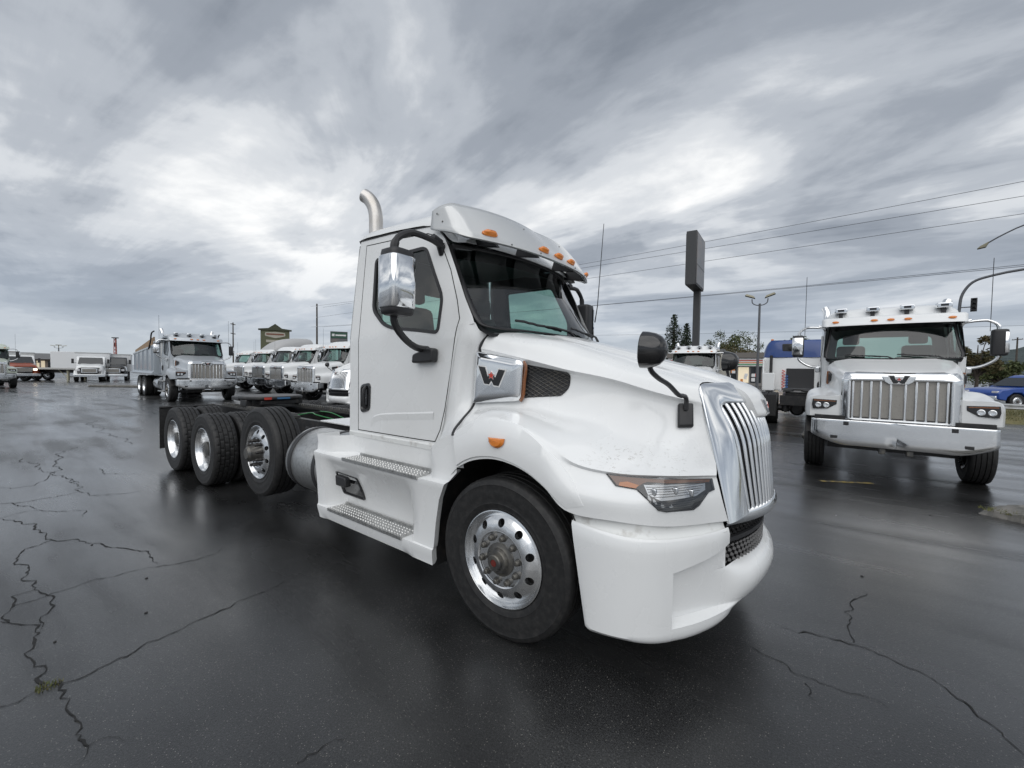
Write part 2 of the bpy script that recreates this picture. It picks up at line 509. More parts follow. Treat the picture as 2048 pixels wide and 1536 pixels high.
W_POLY = [(0, 1), (.25, 1), (.36, .44), (.45, .70), (.55, .70), (.64, .44), (.77, 1), (1, 1), (.77, 0), (.585, 0), (.5, .27), (.415, 0), (.23, 0)]
def offset_poly(poly, d):
    n = len(poly); out = []
    ar = sum(poly[i][0]*poly[(i+1) % n][1]-poly[(i+1) % n][0]*poly[i][1] for i in range(n)); sg = 1 if ar > 0 else -1
    for i in range(n):
        p, a, b = Vector(poly[i]), Vector(poly[i-1]), Vector(poly[(i+1) % n])
        e0, e1 = (p-a).normalized(), (b-p).normalized()
        n0, n1 = Vector((e0.y, -e0.x))*sg, Vector((e1.y, -e1.x))*sg
        m = (n0+n1); m = m/max(m.length_squared/2, .45)
        out.append(tuple(p+m*d))
    return out
def emblem(parent, w, fn, name='emblem'):
    """W badge with a star; fn(a, b, h) maps badge plane (a right, b up, metres) and height to 3D"""
    h = w*.5
    poly = [(p[0]*w-w/2, p[1]*h-h/2) for p in W_POLY]
    star = [(math.sin(i*math.pi/5)*(.125 if i % 2 == 0 else .05)*w, math.cos(i*math.pi/5)*(.125 if i % 2 == 0 else .05)*w+h*.06) for i in range(10)]
    e = part(name, parent)
    def sheet(pl, h0, h1):
        mb = MB(); n = len(pl)
        mb.add([fn(a, b, h0) for a, b in pl]+[fn(a, b, h1) for a, b in pl], [tuple(range(n, 2*n))]+[(i, (i+1) % n, n+(i+1) % n, n+i) for i in range(n)])
        return mb
    O('emblem_rim', sheet(offset_poly(poly, w*.034), 0, w*.012), WHITEPRINT, e, flat=True)
    O('emblem_letter', sheet(poly, w*.008, w*.022), BLACK_GLOSS, e, flat=True)
    O('star_rim', sheet(offset_poly(star, w*.014), w*.018, w*.03), CHROME, e, flat=True)
    O('star', sheet(star, w*.026, w*.038), REDPAINT, e, flat=True)
    return e
# ------------------------------------------------------------------ cab shared by the whole truck family
def cab_y(x, z):
    b = 1.035-max(0, z-1.95)*.095
    t = min(1, max(0, (x+1.05)/.6))
    return b-.055*t*t
CAB_OUT = [(-1.94, 1.08), (-1.93, 2.0), (-1.915, 2.72), (-1.895, 2.895), (-1.42, 2.885), (-.95, 2.852), (-.86, 2.825), (-.79, 2.75), (-.735, 2.66), (-.655, 2.5), (-.535, 2.24), (-.46, 2.1), (-.44, 2.05), (-.56, 2.02), (-.60, 1.85), (-.655, 1.55), (-.70, 1.3), (-.735, 1.18), (-.77, 1.12), (-.80, 1.08)]
DOOR = [(-1.80, 1.145), (-1.80, 2.0), (-1.80, 2.838), (-1.31, 2.818), (-.965, 2.795), (-.875, 2.762), (-.795, 2.67), (-.69, 2.47), (-.607, 2.234), (-.572, 2.09), (-.592, 2.02), (-.635, 1.72), (-.69, 1.41), (-.735, 1.245), (-.785, 1.15)]
DWIN = rnd_poly([(-1.64, 2.69), (-1.62, 2.225), (-1.46, 2.09), (-1.34, 2.05), (-.765, 1.985), (-.745, 2.27), (-.835, 2.44), (-.965, 2.69)], [.05, .06, .06, .06, .05, .06, .05, .06])
def build_cab(t, paint, interior=True, seats=True):
    c = (-1.25, 2.15)
    R_ = lambda x, z: (x, -cab_y(x, z), z)
    dout = offset_poly(DOOR, .004); din = offset_poly(DOOR, -.004)
    O2('cab_side', ring(CAB_OUT, dout, c, R_, 2, 120), paint, t, ang=50)
    win_o = offset_poly(DWIN, .004)
    for s in (-1, 1):
        S = lambda x, z: (x, s*cab_y(x, z), z)
        d = O('door', ring(din, win_o, c, S, 4, 120), paint, t, ang=50)
        jam = lambda x, z: (x, s*(cab_y(x, z)-.03), z)
        O('door_jamb', ring(offset_poly(DOOR, .05), DWIN, c, jam, 2, 100), BLACK, d)
        rub = MB()
        op = [S(*p) for p in offset_poly(DWIN, .006)]; ip = [S(*p) for p in offset_poly(DWIN, -.02)]
        out = lambda p, q: (p[0], p[1]+s*q, p[2])
        rub.grid([[out(p, -.01) for p in op], [out(p, .006) for p in op], [out(p, .005) for p in ip], [out(p, -.012) for p in ip]], True)
        O('window_seal', rub, BLACK, d)
        O('door_window', fan(offset_poly(DWIN, -.015), (-1.2, 2.35), lambda x, z: (x, s*(cab_y(x, z)-.008), z), 4), GLASS, d)
        hb = rnd_poly([(-1.755, 1.30), (-1.615, 1.33), (-1.605, 1.585), (-1.755, 1.565)], .05)
        hm = MB(); n = len(hb)
        for dd, sc in ((0, 1), (.012, .96), (.014, .82), (.002, .74), (.002, .05)):
            hm.v += [(-1.68+(x+1.68)*sc, s*(cab_y(x, z)+dd), 1.445+(z-1.445)*sc) for x, z in hb]
        for j in range(4): hm.f += [(j*n+i, j*n+(i+1) % n, (j+1)*n+(i+1) % n, (j+1)*n+i) for i in range(n)]
        O('door_handle', hm, BLACK_GLOSS, d)
        pull = MB().tube([(-1.68, s*1.035, 1.35), (-1.68, s*1.062, 1.38), (-1.678, s*1.066, 1.45), (-1.676, s*1.062, 1.52), (-1.676, s*1.035, 1.55)], .016, 8)
        O('handle_pull', pull, BLACK, d)
        rd = spline([(-1.60, 0, 1.23), (-1.575, 0, 1.27), (-1.50, 0, 1.298), (-1.3, 0, 1.325), (-1.0, 0, 1.352), (-.80, 0, 1.37)], 5); nn = len(rd)
        O('door_swage', MB().grid([[(p.x, s*(cab_y(p.x, p.z)+hh), p.z+dz) for p in rd] for dz, hh in ((.012, .0005), (.0, .006), (-.05, .0005))]), paint, d, ang=20)
    # back wall with window
    yw = lambda y, z: (-1.935+.015*max(0, (z-2)), y, z)
    back = rnd_poly([(-1.03, 1.1), (1.03, 1.1), (1.035, 2.0), (.945, 2.86), (.8, 2.95), (-.8, 2.95), (-.945, 2.86), (-1.035, 2.0)], .02)
    bw = rnd_poly([(-.78, 2.08), (.78, 2.08), (.74, 2.52), (-.74, 2.52)], .08)
    O('cab_back', ring(back, bw, (0, 2.25), yw, 2, 60), paint, t)
    O('back_window', fan(bw, (0, 2.3), lambda y, z: (-1.93, y, z), 2), GLASS, t)
    # roof
    rows = []
    for x, zg, zc, hw in [(-1.935, 2.88, 2.90, .93), (-1.93, 2.90, 2.985, .94), (-1.88, 2.91, 3.03, .945), (-1.6, 2.905, 3.05, .95), (-1.2, 2.885, 3.045, .95), (-.95, 2.855, 3.03, .945), (-.82, 2.79, 2.95, .935), (-.72, 2.70, 2.84, .915), (-.62, 2.685, 2.765, .88)]:
        r_ = []
        for q in range(-12, 13):
            a = q/12; y = hw*math.copysign(1-(1-abs(a))**1.6, a) if a else 0
            e = (1-abs(y/hw)**5)**.5 if abs(y) < hw else 0
            r_.append((x, y, zg+(zc-zg)*e))
        rows.append(r_)
    O('roof', MB().grid(surf([[Vector(p) for p in r_] for r_ in rows], 1, 3)), paint, t, ang=60)
    gut = [(-1.92, 2.885), (-1.42, 2.872), (-.95, 2.839), (-.86, 2.812), (-.79, 2.738), (-.72, 2.655)]
    gm = MB()
    gm.tube([(x, -cab_y(x, z)-.002, z+.012) for x, z in gut], .0045, 6)
    O2('roof_gutter', gm, BLACK, t)
    # windscreen
    E = [(-.762, .885, 2.705), (-.785, .893, 2.655), (-.735, .903, 2.53), (-.565, .935, 2.24), (-.45, .955, 2.085), (-.42, .94, 2.045), (-.355, .88, 2.02)]
    left = [Vector(p) for p in E]
    cen = [Vector((x, 0, z)) for x, z in [(-.545, 2.70), (-.54, 2.66), (-.485, 2.53), (-.335, 2.24), (-.255, 2.085), (-.235, 2.04), (-.22, 2.01)]]
    def rowpts(f_lo, f_hi, n):          # fraction across: 0 right edge, 1 centre, 2 left edge
        o = []
        for L_, C_ in zip(left, cen):
            r_ = []
            for i in range(n+1):
                fr = lerp(f_lo, f_hi, i/n); yy = 1-fr      # 1..-1
                p = C_.lerp(Vector((L_.x, 0, L_.z)), abs(yy)**2.2); p.y = -L_.y*yy
                r_.append(p)
            o.append(r_)
        return o
    g = surf(rowpts(0, 2, 44), 1, 5)
    nr, nc = len(g), len(g[0])
    def sub(i0, i1, j0, j1, off=0):
        mb = MB(); mb.grid([[g[i][j]+Vector((off, 0, off*.5)) for j in range(j0, j1+1)] for i in range(i0, i1+1)]); return mb
    ws = O('windscreen', sub(8, nr-3, 1, nc-2), GLASS, t)
    O('shade_band', sub(3, 8, 1, nc-2), GLASS_SHADE, ws)
    fr = MB()
    for q in (sub(0, 3, 0, nc-1), sub(nr-3, nr-1, 0, nc-1), sub(3, nr-3, 0, 1), sub(3, nr-3, nc-2, nc-1)): fr.add(q.v, q.f)
    O('windscreen_surround', fr, BLACK, t, solid=.014, weld=True)
    # wipers
    def gp(i, j): return g[min(nr-1, max(0, i))][min(nc-1, max(0, j))]+Vector((.03, 0, .018))
    for ja, jb, jbase in ((7, 19, 23), (24, 36, 39)):
        mid = (ja+jb)//2
        w = O('wiper', MB().tube([gp(nr-1, jbase)+Vector((.03, 0, -.02)), gp(nr-3, jbase-2)+Vector((.03, 0, .012)), gp(nr-6, mid+3)+Vector((.02, 0, .012)), gp(nr-8, mid)], [.013, .011, .009, .007], 6), BLACK, t)
        O('wiper_blade', MB().tube([gp(nr-10+int(q*5/12), ja+q) for q in range(jb-ja+1)], .010, 6), BLACK, w)
    if interior:
        O('dashboard', MB().box(-.72, -.33, -.86, .86, 1.55, 2.0).box(-.85, -.6, .1, .75, 1.6, 2.07), INTERIOR, t, bevel=.05)
        O('cab_floor', MB().box(-1.9, -.5, -.98, .98, 1.12, 1.16), INTERIOR, t)
        O('headliner', MB().grid([[(x, y, z-.03*abs(y)) for y in (-.87, -.5, 0, .5, .87)] for x, z in ((-1.9, 2.86), (-1.3, 2.86), (-.85, 2.78), (-.66, 2.70))]), INTERIOR_LT, t)
        O('back_trim', ring([(-.97, 1.2), (.97, 1.2), (.97, 2.2), (.88, 2.85), (-.88, 2.85), (-.97, 2.2)], bw, (0, 2.25), lambda y, z: (-1.90, y, z), 1, 30), INTERIOR_LT, t)
    if seats:
        for s in (-1, 1):
            st = part('seat', t, (-1.42, s*.52, 0))
            O('seat_cushion', MB().box(-.2, .32, -.25, .25, 1.5, 1.68), INTERIOR, st, bevel=.05)
            O('seat_back', MB().prism([(-.25, 1.62), (-.07, 1.62), (-.2, 2.33), (-.33, 2.33)], -.24, .24), INTERIOR, st, bevel=.06)
            O('head_rest', MB().prism([(-.32, 2.36), (-.2, 2.36), (-.22, 2.56), (-.31, 2.56)], -.14, .14), INTERIOR, st, bevel=.04)
        sw = part('steering_wheel', t, (-.88, .52, 1.98))
        sw.rotation_euler.y = R(-28)
        O('steering_rim', MB().rev([(.22+.016*math.cos(a*math.pi/4), .016*math.sin(a*math.pi/4)) for a in range(9)], 32, 'z'), BLACK, sw)
        O('steering_column', MB().tube([(0, 0, 0), (.05, 0, -.3)], .035, 10).box(-.2, .2, -.025, .025, -.015, .015), BLACK, sw)

def mirror_set(t, side, head_mat=CHROME, arm_mat=BLACK, rm=None):
    s = side
    m = part('door_mirror', t)
    # shell: rounded box, convex front skin
    prof = []
    rows = []
    for z, k in ((2.075, .72), (2.085, .95), (2.11, 1), (2.3, 1.015), (2.49, 1), (2.515, .95), (2.525, .72)):
        r_ = []
        for a in range(20):
            th = a*2*math.pi/20
            cx, sy = math.cos(th), math.sin(th)
            x = -.775+.085*math.copysign(abs(cx)**.55, cx)*k*(1 if cx > 0 else .8)
            y = 1.405+.098*math.copysign(abs(sy)**.45, sy)*k
            r_.append((x+(.018 if cx > 0 else 0), s*y, z))
        rows.append(r_)
    sh = MB().grid(rows, True); n = 20
    sh.f.append(tuple(range(n))); sh.f.append(tuple(range(6*n, 7*n)))
    O('mirror_shell', sh, BLACK, m, ang=60)
    # bright cover on the front half
    rows = []
    for z in (2.125, 2.132, 2.3, 2.468, 2.475):
        k = .97 if z in (2.125, 2.475) else 1.03
        r_ = []
        for i in range(15):
            th = R(-38 if s < 0 else 8)+R(238 if s < 0 else 192)*i/14
            cx, sy = math.cos(th), math.sin(th)
            r_.append((-.772+.105*math.copysign(abs(cx)**.36, cx)*k*(1 if cx > 0 else .75), s*(1.407+.101*math.copysign(abs(sy)**.42, sy)*k), z))
        rows.append(r_)
    O('mirror_cover', MB().grid(rows), head_mat, m, ang=60)
    O('mirror_glass', MB().box(-.853, -.846, s*1.325, s*1.485, 2.12, 2.48) if s > 0 else MB().box(-.853, -.846, -1.485, -1.325, 2.12, 2.48), CHROME, m)
    up = spline([(-.80, s*1.40, 2.50), (-.80, s*1.40, 2.57), (-.80, s*1.375, 2.62), (-.795, s*1.27, 2.685), (-.785, s*1.22, 2.69), (-.775, s*1.05, 2.675), (-.785, s*.955, 2.655)], 3)
    O('mirror_arm', MB().tube(up, [.03]*5+[.024]*(len(up)-5), 8), arm_mat, m)
    O('arm_bracket', MB().tube([(-.785, s*1.07, 2.70), (-.782, s*.99, 2.675)], .034, 10).tube([(-.79, s*.985, 2.68), (-.80, s*.95, 2.60)], [.034, .026], 8), arm_mat, m)
    lo = spline([(-.81, s*1.40, 2.10), (-.81, s*1.39, 2.03), (-.83, s*1.30, 1.94), (-.85, s*1.17, 1.875), (-.87, s*1.07, 1.865), (-.87, s*1.03, 1.865)], 3)
    O('mirror_arm', MB().tube(lo, .026, 8), arm_mat, m)
    b = rnd_poly([(-.985, 1.755), (-.755, 1.765), (-.745, 1.865), (-.80, 1.875), (-.975, 1.825)], .02)
    O('arm_foot', MB().prism(b, s*1.03, s*1.10), arm_mat, m, bevel=.018)
    return m
# ------------------------------------------------------------------ the foreground tractor
# hood control points, right half given with positive half-width, rear to front
HX = dict(
 P0=[(-.12, 0, 2.005), (.03, 0, 1.965), (.25, 0, 1.91), (.48, 0, 1.85), (.60, 0, 1.818), (.72, 0, 1.787), (.9, 0, 1.74), (1.03, 0, 1.703), (1.12, 0, 1.668)],
 P1=[(-.14, .30, 2.0), (.01, .29, 1.96), (.23, .275, 1.904), (.46, .26, 1.843), (.58, .25, 1.811), (.7, .24, 1.779), (.88, .22, 1.73), (1.015, .19, 1.69), (1.10, .165, 1.652)],
 P1b=[(-.145, .34, 1.995), (.0, .33, 1.95), (.22, .315, 1.891), (.45, .30, 1.828), (.57, .29, 1.795), (.69, .28, 1.762), (.87, .255, 1.711), (1.0, .22, 1.672), (1.09, .19, 1.643)],
 P2=[(-.36, .80, 1.985), (-.13, .765, 1.955), (.12, .735, 1.915), (.35, .685, 1.845), (.48, .65, 1.808), (.6, .62, 1.765), (.8, .575, 1.70), (.92, .545, 1.66), (1.0, .52, 1.642)],
 P2b=[(-.40, .87, 1.955), (-.17, .84, 1.925), (.08, .805, 1.88), (.31, .765, 1.81), (.45, .73, 1.775), (.58, .70, 1.732), (.78, .64, 1.668), (.91, .592, 1.632), (1.008, .55, 1.615)],
 P3=[(-.425, .91, 1.87), (-.2, .895, 1.825), (.05, .875, 1.77), (.28, .845, 1.717), (.43, .81, 1.69), (.57, .775, 1.66), (.76, .70, 1.60), (.91, .635, 1.56), (1.028, .572, 1.535)],
 P3b=[(-.43, .895, 1.83), (-.2, .87, 1.785), (.05, .845, 1.735), (.28, .815, 1.685), (.43, .785, 1.66), (.57, .752, 1.63), (.76, .682, 1.572), (.91, .622, 1.535), (1.035, .567, 1.505)],
 P4=[(-.445, .895, 1.66), (-.2, .872, 1.64), (.06, .845, 1.60), (.3, .815, 1.56), (.45, .79, 1.54), (.58, .76, 1.52), (.78, .695, 1.46), (.95, .632, 1.41), (1.072, .572, 1.35)],
 P5=[(-.47, .92, 1.45), (-.22, .915, 1.47), (.05, .905, 1.455), (.31, .885, 1.41), (.46, .87, 1.393), (.6, .85, 1.375), (.82, .79, 1.325), (1.0, .715, 1.265), (1.118, .597, 1.18)],
 Pb=[(-.45, 1.06, 1.355), (-.22, 1.07, 1.43), (0, 1.08, 1.435), (.25, 1.075, 1.37), (.41, 1.06, 1.32), (.55, 1.03, 1.27), (.77, .95, 1.235), (.96, .84, 1.205), (1.126, .62, 1.15)],
 Pc=[(-.415, 1.19, 1.275), (-.22, 1.178, 1.378), (-.02, 1.18, 1.405), (.2, 1.185, 1.355), (.36, 1.183, 1.275), (.49, 1.165, 1.2), (.7, 1.095, 1.163), (.92, .965, 1.157), (1.132, .655, 1.133)],
 Pc2=[(-.41, 1.2, 1.25), (-.22, 1.195, 1.345), (-.02, 1.20, 1.37), (.2, 1.205, 1.32), (.36, 1.203, 1.245), (.487, 1.158, 1.180), (.692, 1.082, 1.146), (.908, .951, 1.141), (1.131, .645, 1.118)],
 Pd0=[(-.39, 1.209, 1.19), (-.22, 1.212, 1.285), (-.02, 1.217, 1.322), (.195, 1.218, 1.278), (.355, 1.218, 1.19), (.488, 1.192, 1.115), (.71, 1.120, 1.095), (.922, .985, 1.09), (1.147, .643, 1.06)],
 Pd=[(-.385, 1.215, 1.16), (-.22, 1.222, 1.255), (-.02, 1.227, 1.292), (.19, 1.228, 1.25), (.35, 1.228, 1.165), (.485, 1.222, 1.055), (.73, 1.165, 1.04), (.94, 1.02, 1.03), (1.162, .64, 1.0)],
 Pe=[(-.36, 1.22, 1.05), (-.22, 1.225, 1.118), (-.02, 1.23, 1.155), (.19, 1.23, 1.122), (.345, 1.23, 1.045), (.468, 1.222, .945), (.745, 1.165, .926), (.94, 1.03, .905), (1.192, .612, .873)],
)
HORDER = ['P0', 'P1', 'P1b', 'P2', 'P2b', 'P3', 'P3b', 'P4', 'P5', 'Pb', 'Pc', 'Pc2', 'Pd0', 'Pd', 'Pe']
def grille_x(y, z):
    return 1.368-.085*(z-.9)-.95*max(0, z-1.25)**2-y*y*(.54+.56*(z-.9))

def hood57():
    rows = [[Vector((x, -y, z)) for x, y, z in HX[k]] for k in HORDER]
    g = surf(rows, 7, 5, vcrease=(2, 5, 10, 11), ucrease=())
    mb = MB().grid(g)
    # lips: arch and rear edge turned inwards
    low = g[-1]
    mb.grid([low, [p+Vector((0, .05, .006)) for p in low]])
    rear = [r_[0] for r_ in g]
    mb.grid([rear, [p+Vector((.02, .05, -.01)) for p in rear]])
    return mb.mirror()

def scuffed_paint():
    """white paint with fine grey rub marks on the fender tops"""
    m = WHITE.copy(); m.name = 'white_paint_scuffed'; nt = m.node_tree; L = nt.links.new; b = nt.nodes['Principled BSDF']
    src = b.inputs['Base Color'].links[0].from_socket
    tc = nd(nt, 'ShaderNodeTexCoord'); sp = nd(nt, 'ShaderNodeSeparateXYZ'); L(tc.outputs['Object'], sp.inputs[0])
    mp = nd(nt, 'ShaderNodeMapping'); mp.inputs['Scale'].default_value = (1, 1, 2.2); mp.inputs['Rotation'].default_value = (.3, .5, .4); L(tc.outputs['Object'], mp.inputs[0])
    n = nd(nt, 'ShaderNodeTexNoise'); n.inputs['Scale'].default_value = 26; n.inputs['Detail'].default_value = 10; n.inputs['Roughness'].default_value = .72; n.inputs['Distortion'].default_value = 1.2; L(mp.outputs[0], n.inputs['Vector'])
    r1 = ramp(nt, [(.565, 0.), (.60, 1.), (.615, .2), (.66, .8)]); L(n.outputs['Fac'], r1.inputs[0])
    def band(sock, a, b_, c, d):
        k = nd(nt, 'ShaderNodeMapRange'); k.inputs[1].default_value = a; k.inputs[2].default_value = b_; L(sock, k.inputs[0])
        q = nd(nt, 'ShaderNodeMapRange'); q.inputs[1].default_value = c; q.inputs[2].default_value = d; q.inputs[3].default_value = 1; q.inputs[4].default_value = 0; L(sock, q.inputs[0])
        mm = nd(nt, 'ShaderNodeMath', operation='MULTIPLY'); L(k.outputs[0], mm.inputs[0]); L(q.outputs[0], mm.inputs[1]); return mm.outputs[0]
    bx_, bz = band(sp.outputs[0], .42, .62, .95, 1.1), band(sp.outputs[2], 1.135, 1.16, 1.24, 1.34)
    n2 = nd(nt, 'ShaderNodeTexNoise'); n2.inputs['Scale'].default_value = 5; L(tc.outputs['Object'], n2.inputs['Vector']); r2 = ramp(nt, [(.42, 0.), (.56, 1.)]); L(n2.outputs['Fac'], r2.inputs[0])
    o = r1.outputs[0]
    for q in (bx_, bz, r2.outputs[0]):
        mm = nd(nt, 'ShaderNodeMath', operation='MULTIPLY'); L(o, mm.inputs[0]); L(q, mm.inputs[1]); o = mm.outputs[0]
    mx = nd(nt, 'ShaderNodeMix', data_type='RGBA'); L(o, mx.inputs['Factor']); L(src, mx.inputs[6]); mx.inputs[7].default_value = (.42, .41, .38, 1); L(mx.outputs[2], b.inputs['Base Color'])
    return m

def build_main_truck(t):
    hm = hood57()
    hood = O('hood', hm, scuffed_paint(), t, ang=42, weld=True)
    for sd in (-1, 1):
        rows_ = surf([[Vector((x, sd*y, z)) for x, y, z in HX[k][:2]] for k in HORDER], 1, 4)
        edge = [r_[0]+Vector((-.012, 0, 0)) for r_ in rows_][14:44]
        O('hood_seam', MB().tube(edge, .009, 6), BLACK, hood)  # black tube drawn in for the dark gap between hood and cowl
    bvh = BVHTree.FromPolygons([Vector(p) for p in hm.v], hm.f)
    def on_side(x, z, s=-1, off=.0):
        hit, nrm, _, _ = bvh.ray_cast(Vector((x, s*3, z)), Vector((0, -s, 0)))
        if hit is None: return Vector((x, s*.9, z))
        if nrm.y*s < 0: nrm = -nrm
        return hit+nrm*off
    # cowl side panel between door and hood
    cw = [[(-.575, -1.0, 2.045), (-.50, -.985, 2.06), (-.455, -.96, 2.065), (-.425, -.925, 2.0), (-.40, -.87, 1.985)],
          [(-.60, -1.0, 1.95), (-.53, -.995, 1.95), (-.475, -.975, 1.955), (-.44, -.94, 1.93), (-.43, -.88, 1.90)],
          [(-.622, -1.0, 1.84), (-.55, -.99, 1.84), (-.50, -.955, 1.84), (-.465, -.93, 1.84), (-.45, -.87, 1.84)],
          [(-.65, -1.0, 1.70), (-.57, -.985, 1.70), (-.53, -.94, 1.69), (-.49, -.92, 1.68), (-.47, -.87, 1.68)],
          [(-.68, -1.0, 1.5), (-.60, -.99, 1.5), (-.56, -.955, 1.48), (-.50, -.93, 1.46), (-.48, -.88, 1.45)],
          [(-.70, -1.0, 1.36), (-.63, -1.0, 1.36), (-.58, -1.0, 1.36), (-.50, -.98, 1.37), (-.48, -.9, 1.38)],
          [(-.745, -1.01, 1.21), (-.68, -1.03, 1.22), (-.6, -1.06, 1.245), (-.50, -1.07, 1.30), (-.45, -1.03, 1.33)],
          [(-.79, -1.02, 1.09), (-.72, -1.05, 1.10), (-.6, -1.10, 1.13), (-.48, -1.14, 1.18), (-.43, -1.12, 1.2)]]
    O2('cowl_panel', MB().grid(surf([[Vector(p) for p in r_] for r_ in cw], 4, 4)), WHITE, t, ang=50)
    O('cowl_top', MB().grid([[(-.42, y*.94, 2.03+.0*abs(y)), (-.2-.2*y*y, y*.92, 1.985), (-.1-.25*y*y, y*.9, 1.96)] for y in (-1, -.75, -.5, -.25, 0, .25, .5, .75, 1)]), BLACK, t)
    # wheel housings
    wm = MB()
    pts = [(.63*math.cos(R(a)), .515+.66*math.sin(R(a))) for a in range(-20, 201, 10)]
    wm.grid([[(x, -1.19, z) for x, z in pts], [(x, -.55, z) for x, z in pts]])
    wm.add([(x, -.55, z) for x, z in pts], [tuple(range(len(pts)))])
    O2('wheel_housing', wm, FRAME_BLACK, t)
    # firewall and engine block filler so no light leaks through
    O('engine_block', MB().box(-.5, 1.0, -.5, .5, .65, 1.5), FRAME_BLACK, t)
    # ---- chrome air-intake panel, amber strip and mesh, badge (both sides)
    for s in (-1, 1):
        cp = rnd_poly([(-.445, 1.85), (-.03, 1.782), (-.05, 1.500), (-.475, 1.462)], [.02, .045, .05, .02], 5)
        c0 = (-.26, 1.65)
        ip = part('side_intake', t)
        def pf(x, z, h): 
            return Vector((x, s*(.90+h+.02*min(1, max(0, (-x)/.4))), z))
        mb = MB(); n = len(cp)
        for sc, h in ((1, -.03), (1, .012), (.985, .026), (.95, .034), (.6, .036), (.02, .037)):
            mb.v += [tuple(pf(c0[0]+(x-c0[0])*sc, c0[1]+(z-c0[1])*sc, h)) for x, z in cp]
        for j in range(5): mb.f += [(j*n+i, j*n+(i+1) % n, (j+1)*n+(i+1) % n, (j+1)*n+i) for i in range(n)]
        O('intake_cover', mb, CHROME, ip, ang=60)
        am = spline([(-.04, s*.905, 1.772), (-.022, s*.907, 1.745), (-.03, s*.907, 1.64), (-.042, s*.907, 1.53), (-.06, s*.905, 1.50)], 4)
        O('intake_marker', MB().tube(am, .011, 8), AMBER_DK, ip)
        op = rnd_poly([(-.056, 1.756), (.276, 1.703), (.268, 1.60), (.218, 1.545), (-.056, 1.520)], [.01, .03, .03, .02, .01])
        fn = lambda x, z: on_side(x, z, s, .004)
        O('intake_mesh_back', fan(op, (.12, 1.63), fn, 5), BLACK, ip)
        lat = MB()
        def inside(x, z):
            c_ = False
            for i in range(len(op)):
                (x0, z0), (x1, z1) = op[i], op[i-1]
                if (z0 > z) != (z1 > z) and x < (x1-x0)*(z-z0)/(z1-z0)+x0: c_ = not c_
            return c_
        for d in (-1, 1):
            for q in range(-8, 14):
                seg = []
                for i in range(40):
                    x = -.06+.38*i/39; z = 1.50+q*.027+d*(x-.12)*.52
                    if inside(x, z): seg.append(on_side(x, z, s, .009))
                    elif len(seg) > 1: lat.tube(seg, .0022, 4); seg = []
                    else: seg = []
                if len(seg) > 1: lat.tube(seg, .0022, 4)
        stuff(O('intake_lattice', lat, STEEL, ip))
        emblem(ip, .235, lambda a, b, h: pf(-.285+a*(-s), 1.665+b-.12*a*(-s), .0365+h))
        # side marker lamp in the arch
        mk = [(.0+.055*math.cos(a), 1.278+.042*math.sin(a)) for a in [math.pi+i*math.pi/10 for i in range(11)]]
        mk = [(-.06, 1.287), (.055, 1.288)][::-1]+mk
        o2 = MB(); nn = len(mk)
        for sc, h in ((1.12, .001), (1.1, .008), (.98, .012), (.8, .02), (.05, .022)):
            o2.v += [tuple(on_side(x*sc, 1.27+(z-1.27)*sc, s, h+.012)) for x, z in mk]
        for j in range(4): o2.f += [(j*nn+i, j*nn+(i+1) % nn, (j+1)*nn+(i+1) % nn, (j+1)*nn+i) for i in range(nn)]
        O('side_marker', o2, AMBER, t)
        OL = spline([(x, z, 0) for x, z in ((-.405, 1.262), (-.33, 1.325), (-.22, 1.372), (-.1, 1.395), (.03, 1.395), (.13, 1.375), (.22, 1.338), (.31, 1.283), (.394, 1.218), (.47, 1.145), (.535, 1.07), (.585, .985))], 4)
        IL = spline([(x, z, 0) for x, z in ((-.352, 1.062), (-.295, 1.098), (-.2, 1.138), (-.1, 1.160), (.0, 1.166), (.09, 1.155), (.17, 1.136), (.25, 1.105), (.32, 1.067), (.375, 1.030), (.43, .988), (.48, .952))], 4)
        fr_ = []
        for t_, h_ in ((0, -.004), (.012, .008), (.05, .012), (.35, .013), (.7, .011), (.97, .010), (1, .0)):
            fr_.append([on_side(lerp(a.x, b.x, t_), lerp(a.y, b.y, t_), s, h_*min(1, (len(OL)-q)/8)) for q, (a, b) in enumerate(zip(OL, IL))])
        O('arch_flare', MB().grid(fr_), WHITE, t, ang=30)
        build_headlight(t, on_side, s)
        # hood mirror
        hmr = part('hood_mirror', t)
        fx = [on_side(x, z, s, 0) for x, z in ((.908, 1.512), (.975, 1.515), (.985, 1.395), (.92, 1.392))]
        nrm = (fx[1]-fx[0]).cross(fx[3]-fx[0]).normalized()
        if nrm.y*s < 0: nrm = -nrm
        cen = sum(fx, Vector())/4
        fb = MB()
        for sc, h in ((1.15, -.01), (1.15, .022), (1.05, .032), (.2, .034)):
            fb.v += [tuple(cen+(p-cen)*sc+nrm*h) for p in fx]
        for j in range(3): fb.f += [(j*4+i, j*4+(i+1) % 4, j*4+4+(i+1) % 4, j*4+4+i) for i in range(4)]
        fb.f.append((12, 13, 14, 15))
        O('mirror_foot', fb, BLACK, hmr, bevel=.008)
        st = cen+nrm*.03
        arm = spline([st+Vector((0, 0, .03)), st+Vector((.0, s*.01, .10)), (.945, s*.77, 1.585), (.925, s*.90, 1.645), (.905, s*1.05, 1.69), (.89, s*1.10, 1.725), (.885, s*1.12, 1.775)], 4)
        O('mirror_stalk', MB().tube(arm, .0135, 8), BLACK, hmr)
        # bowl shaped head: flat glass side faces the rear, dome faces forward
        hd = MB(); c_ = Vector((.862, s*1.13, 1.828)); ax = Vector((.93, s*-.10, -.06)).normalized()
        a1 = Vector((0, 0, 1)); a1 = (a1-ax*a1.dot(ax)).normalized(); a2 = ax.cross(a1)
        rws = []
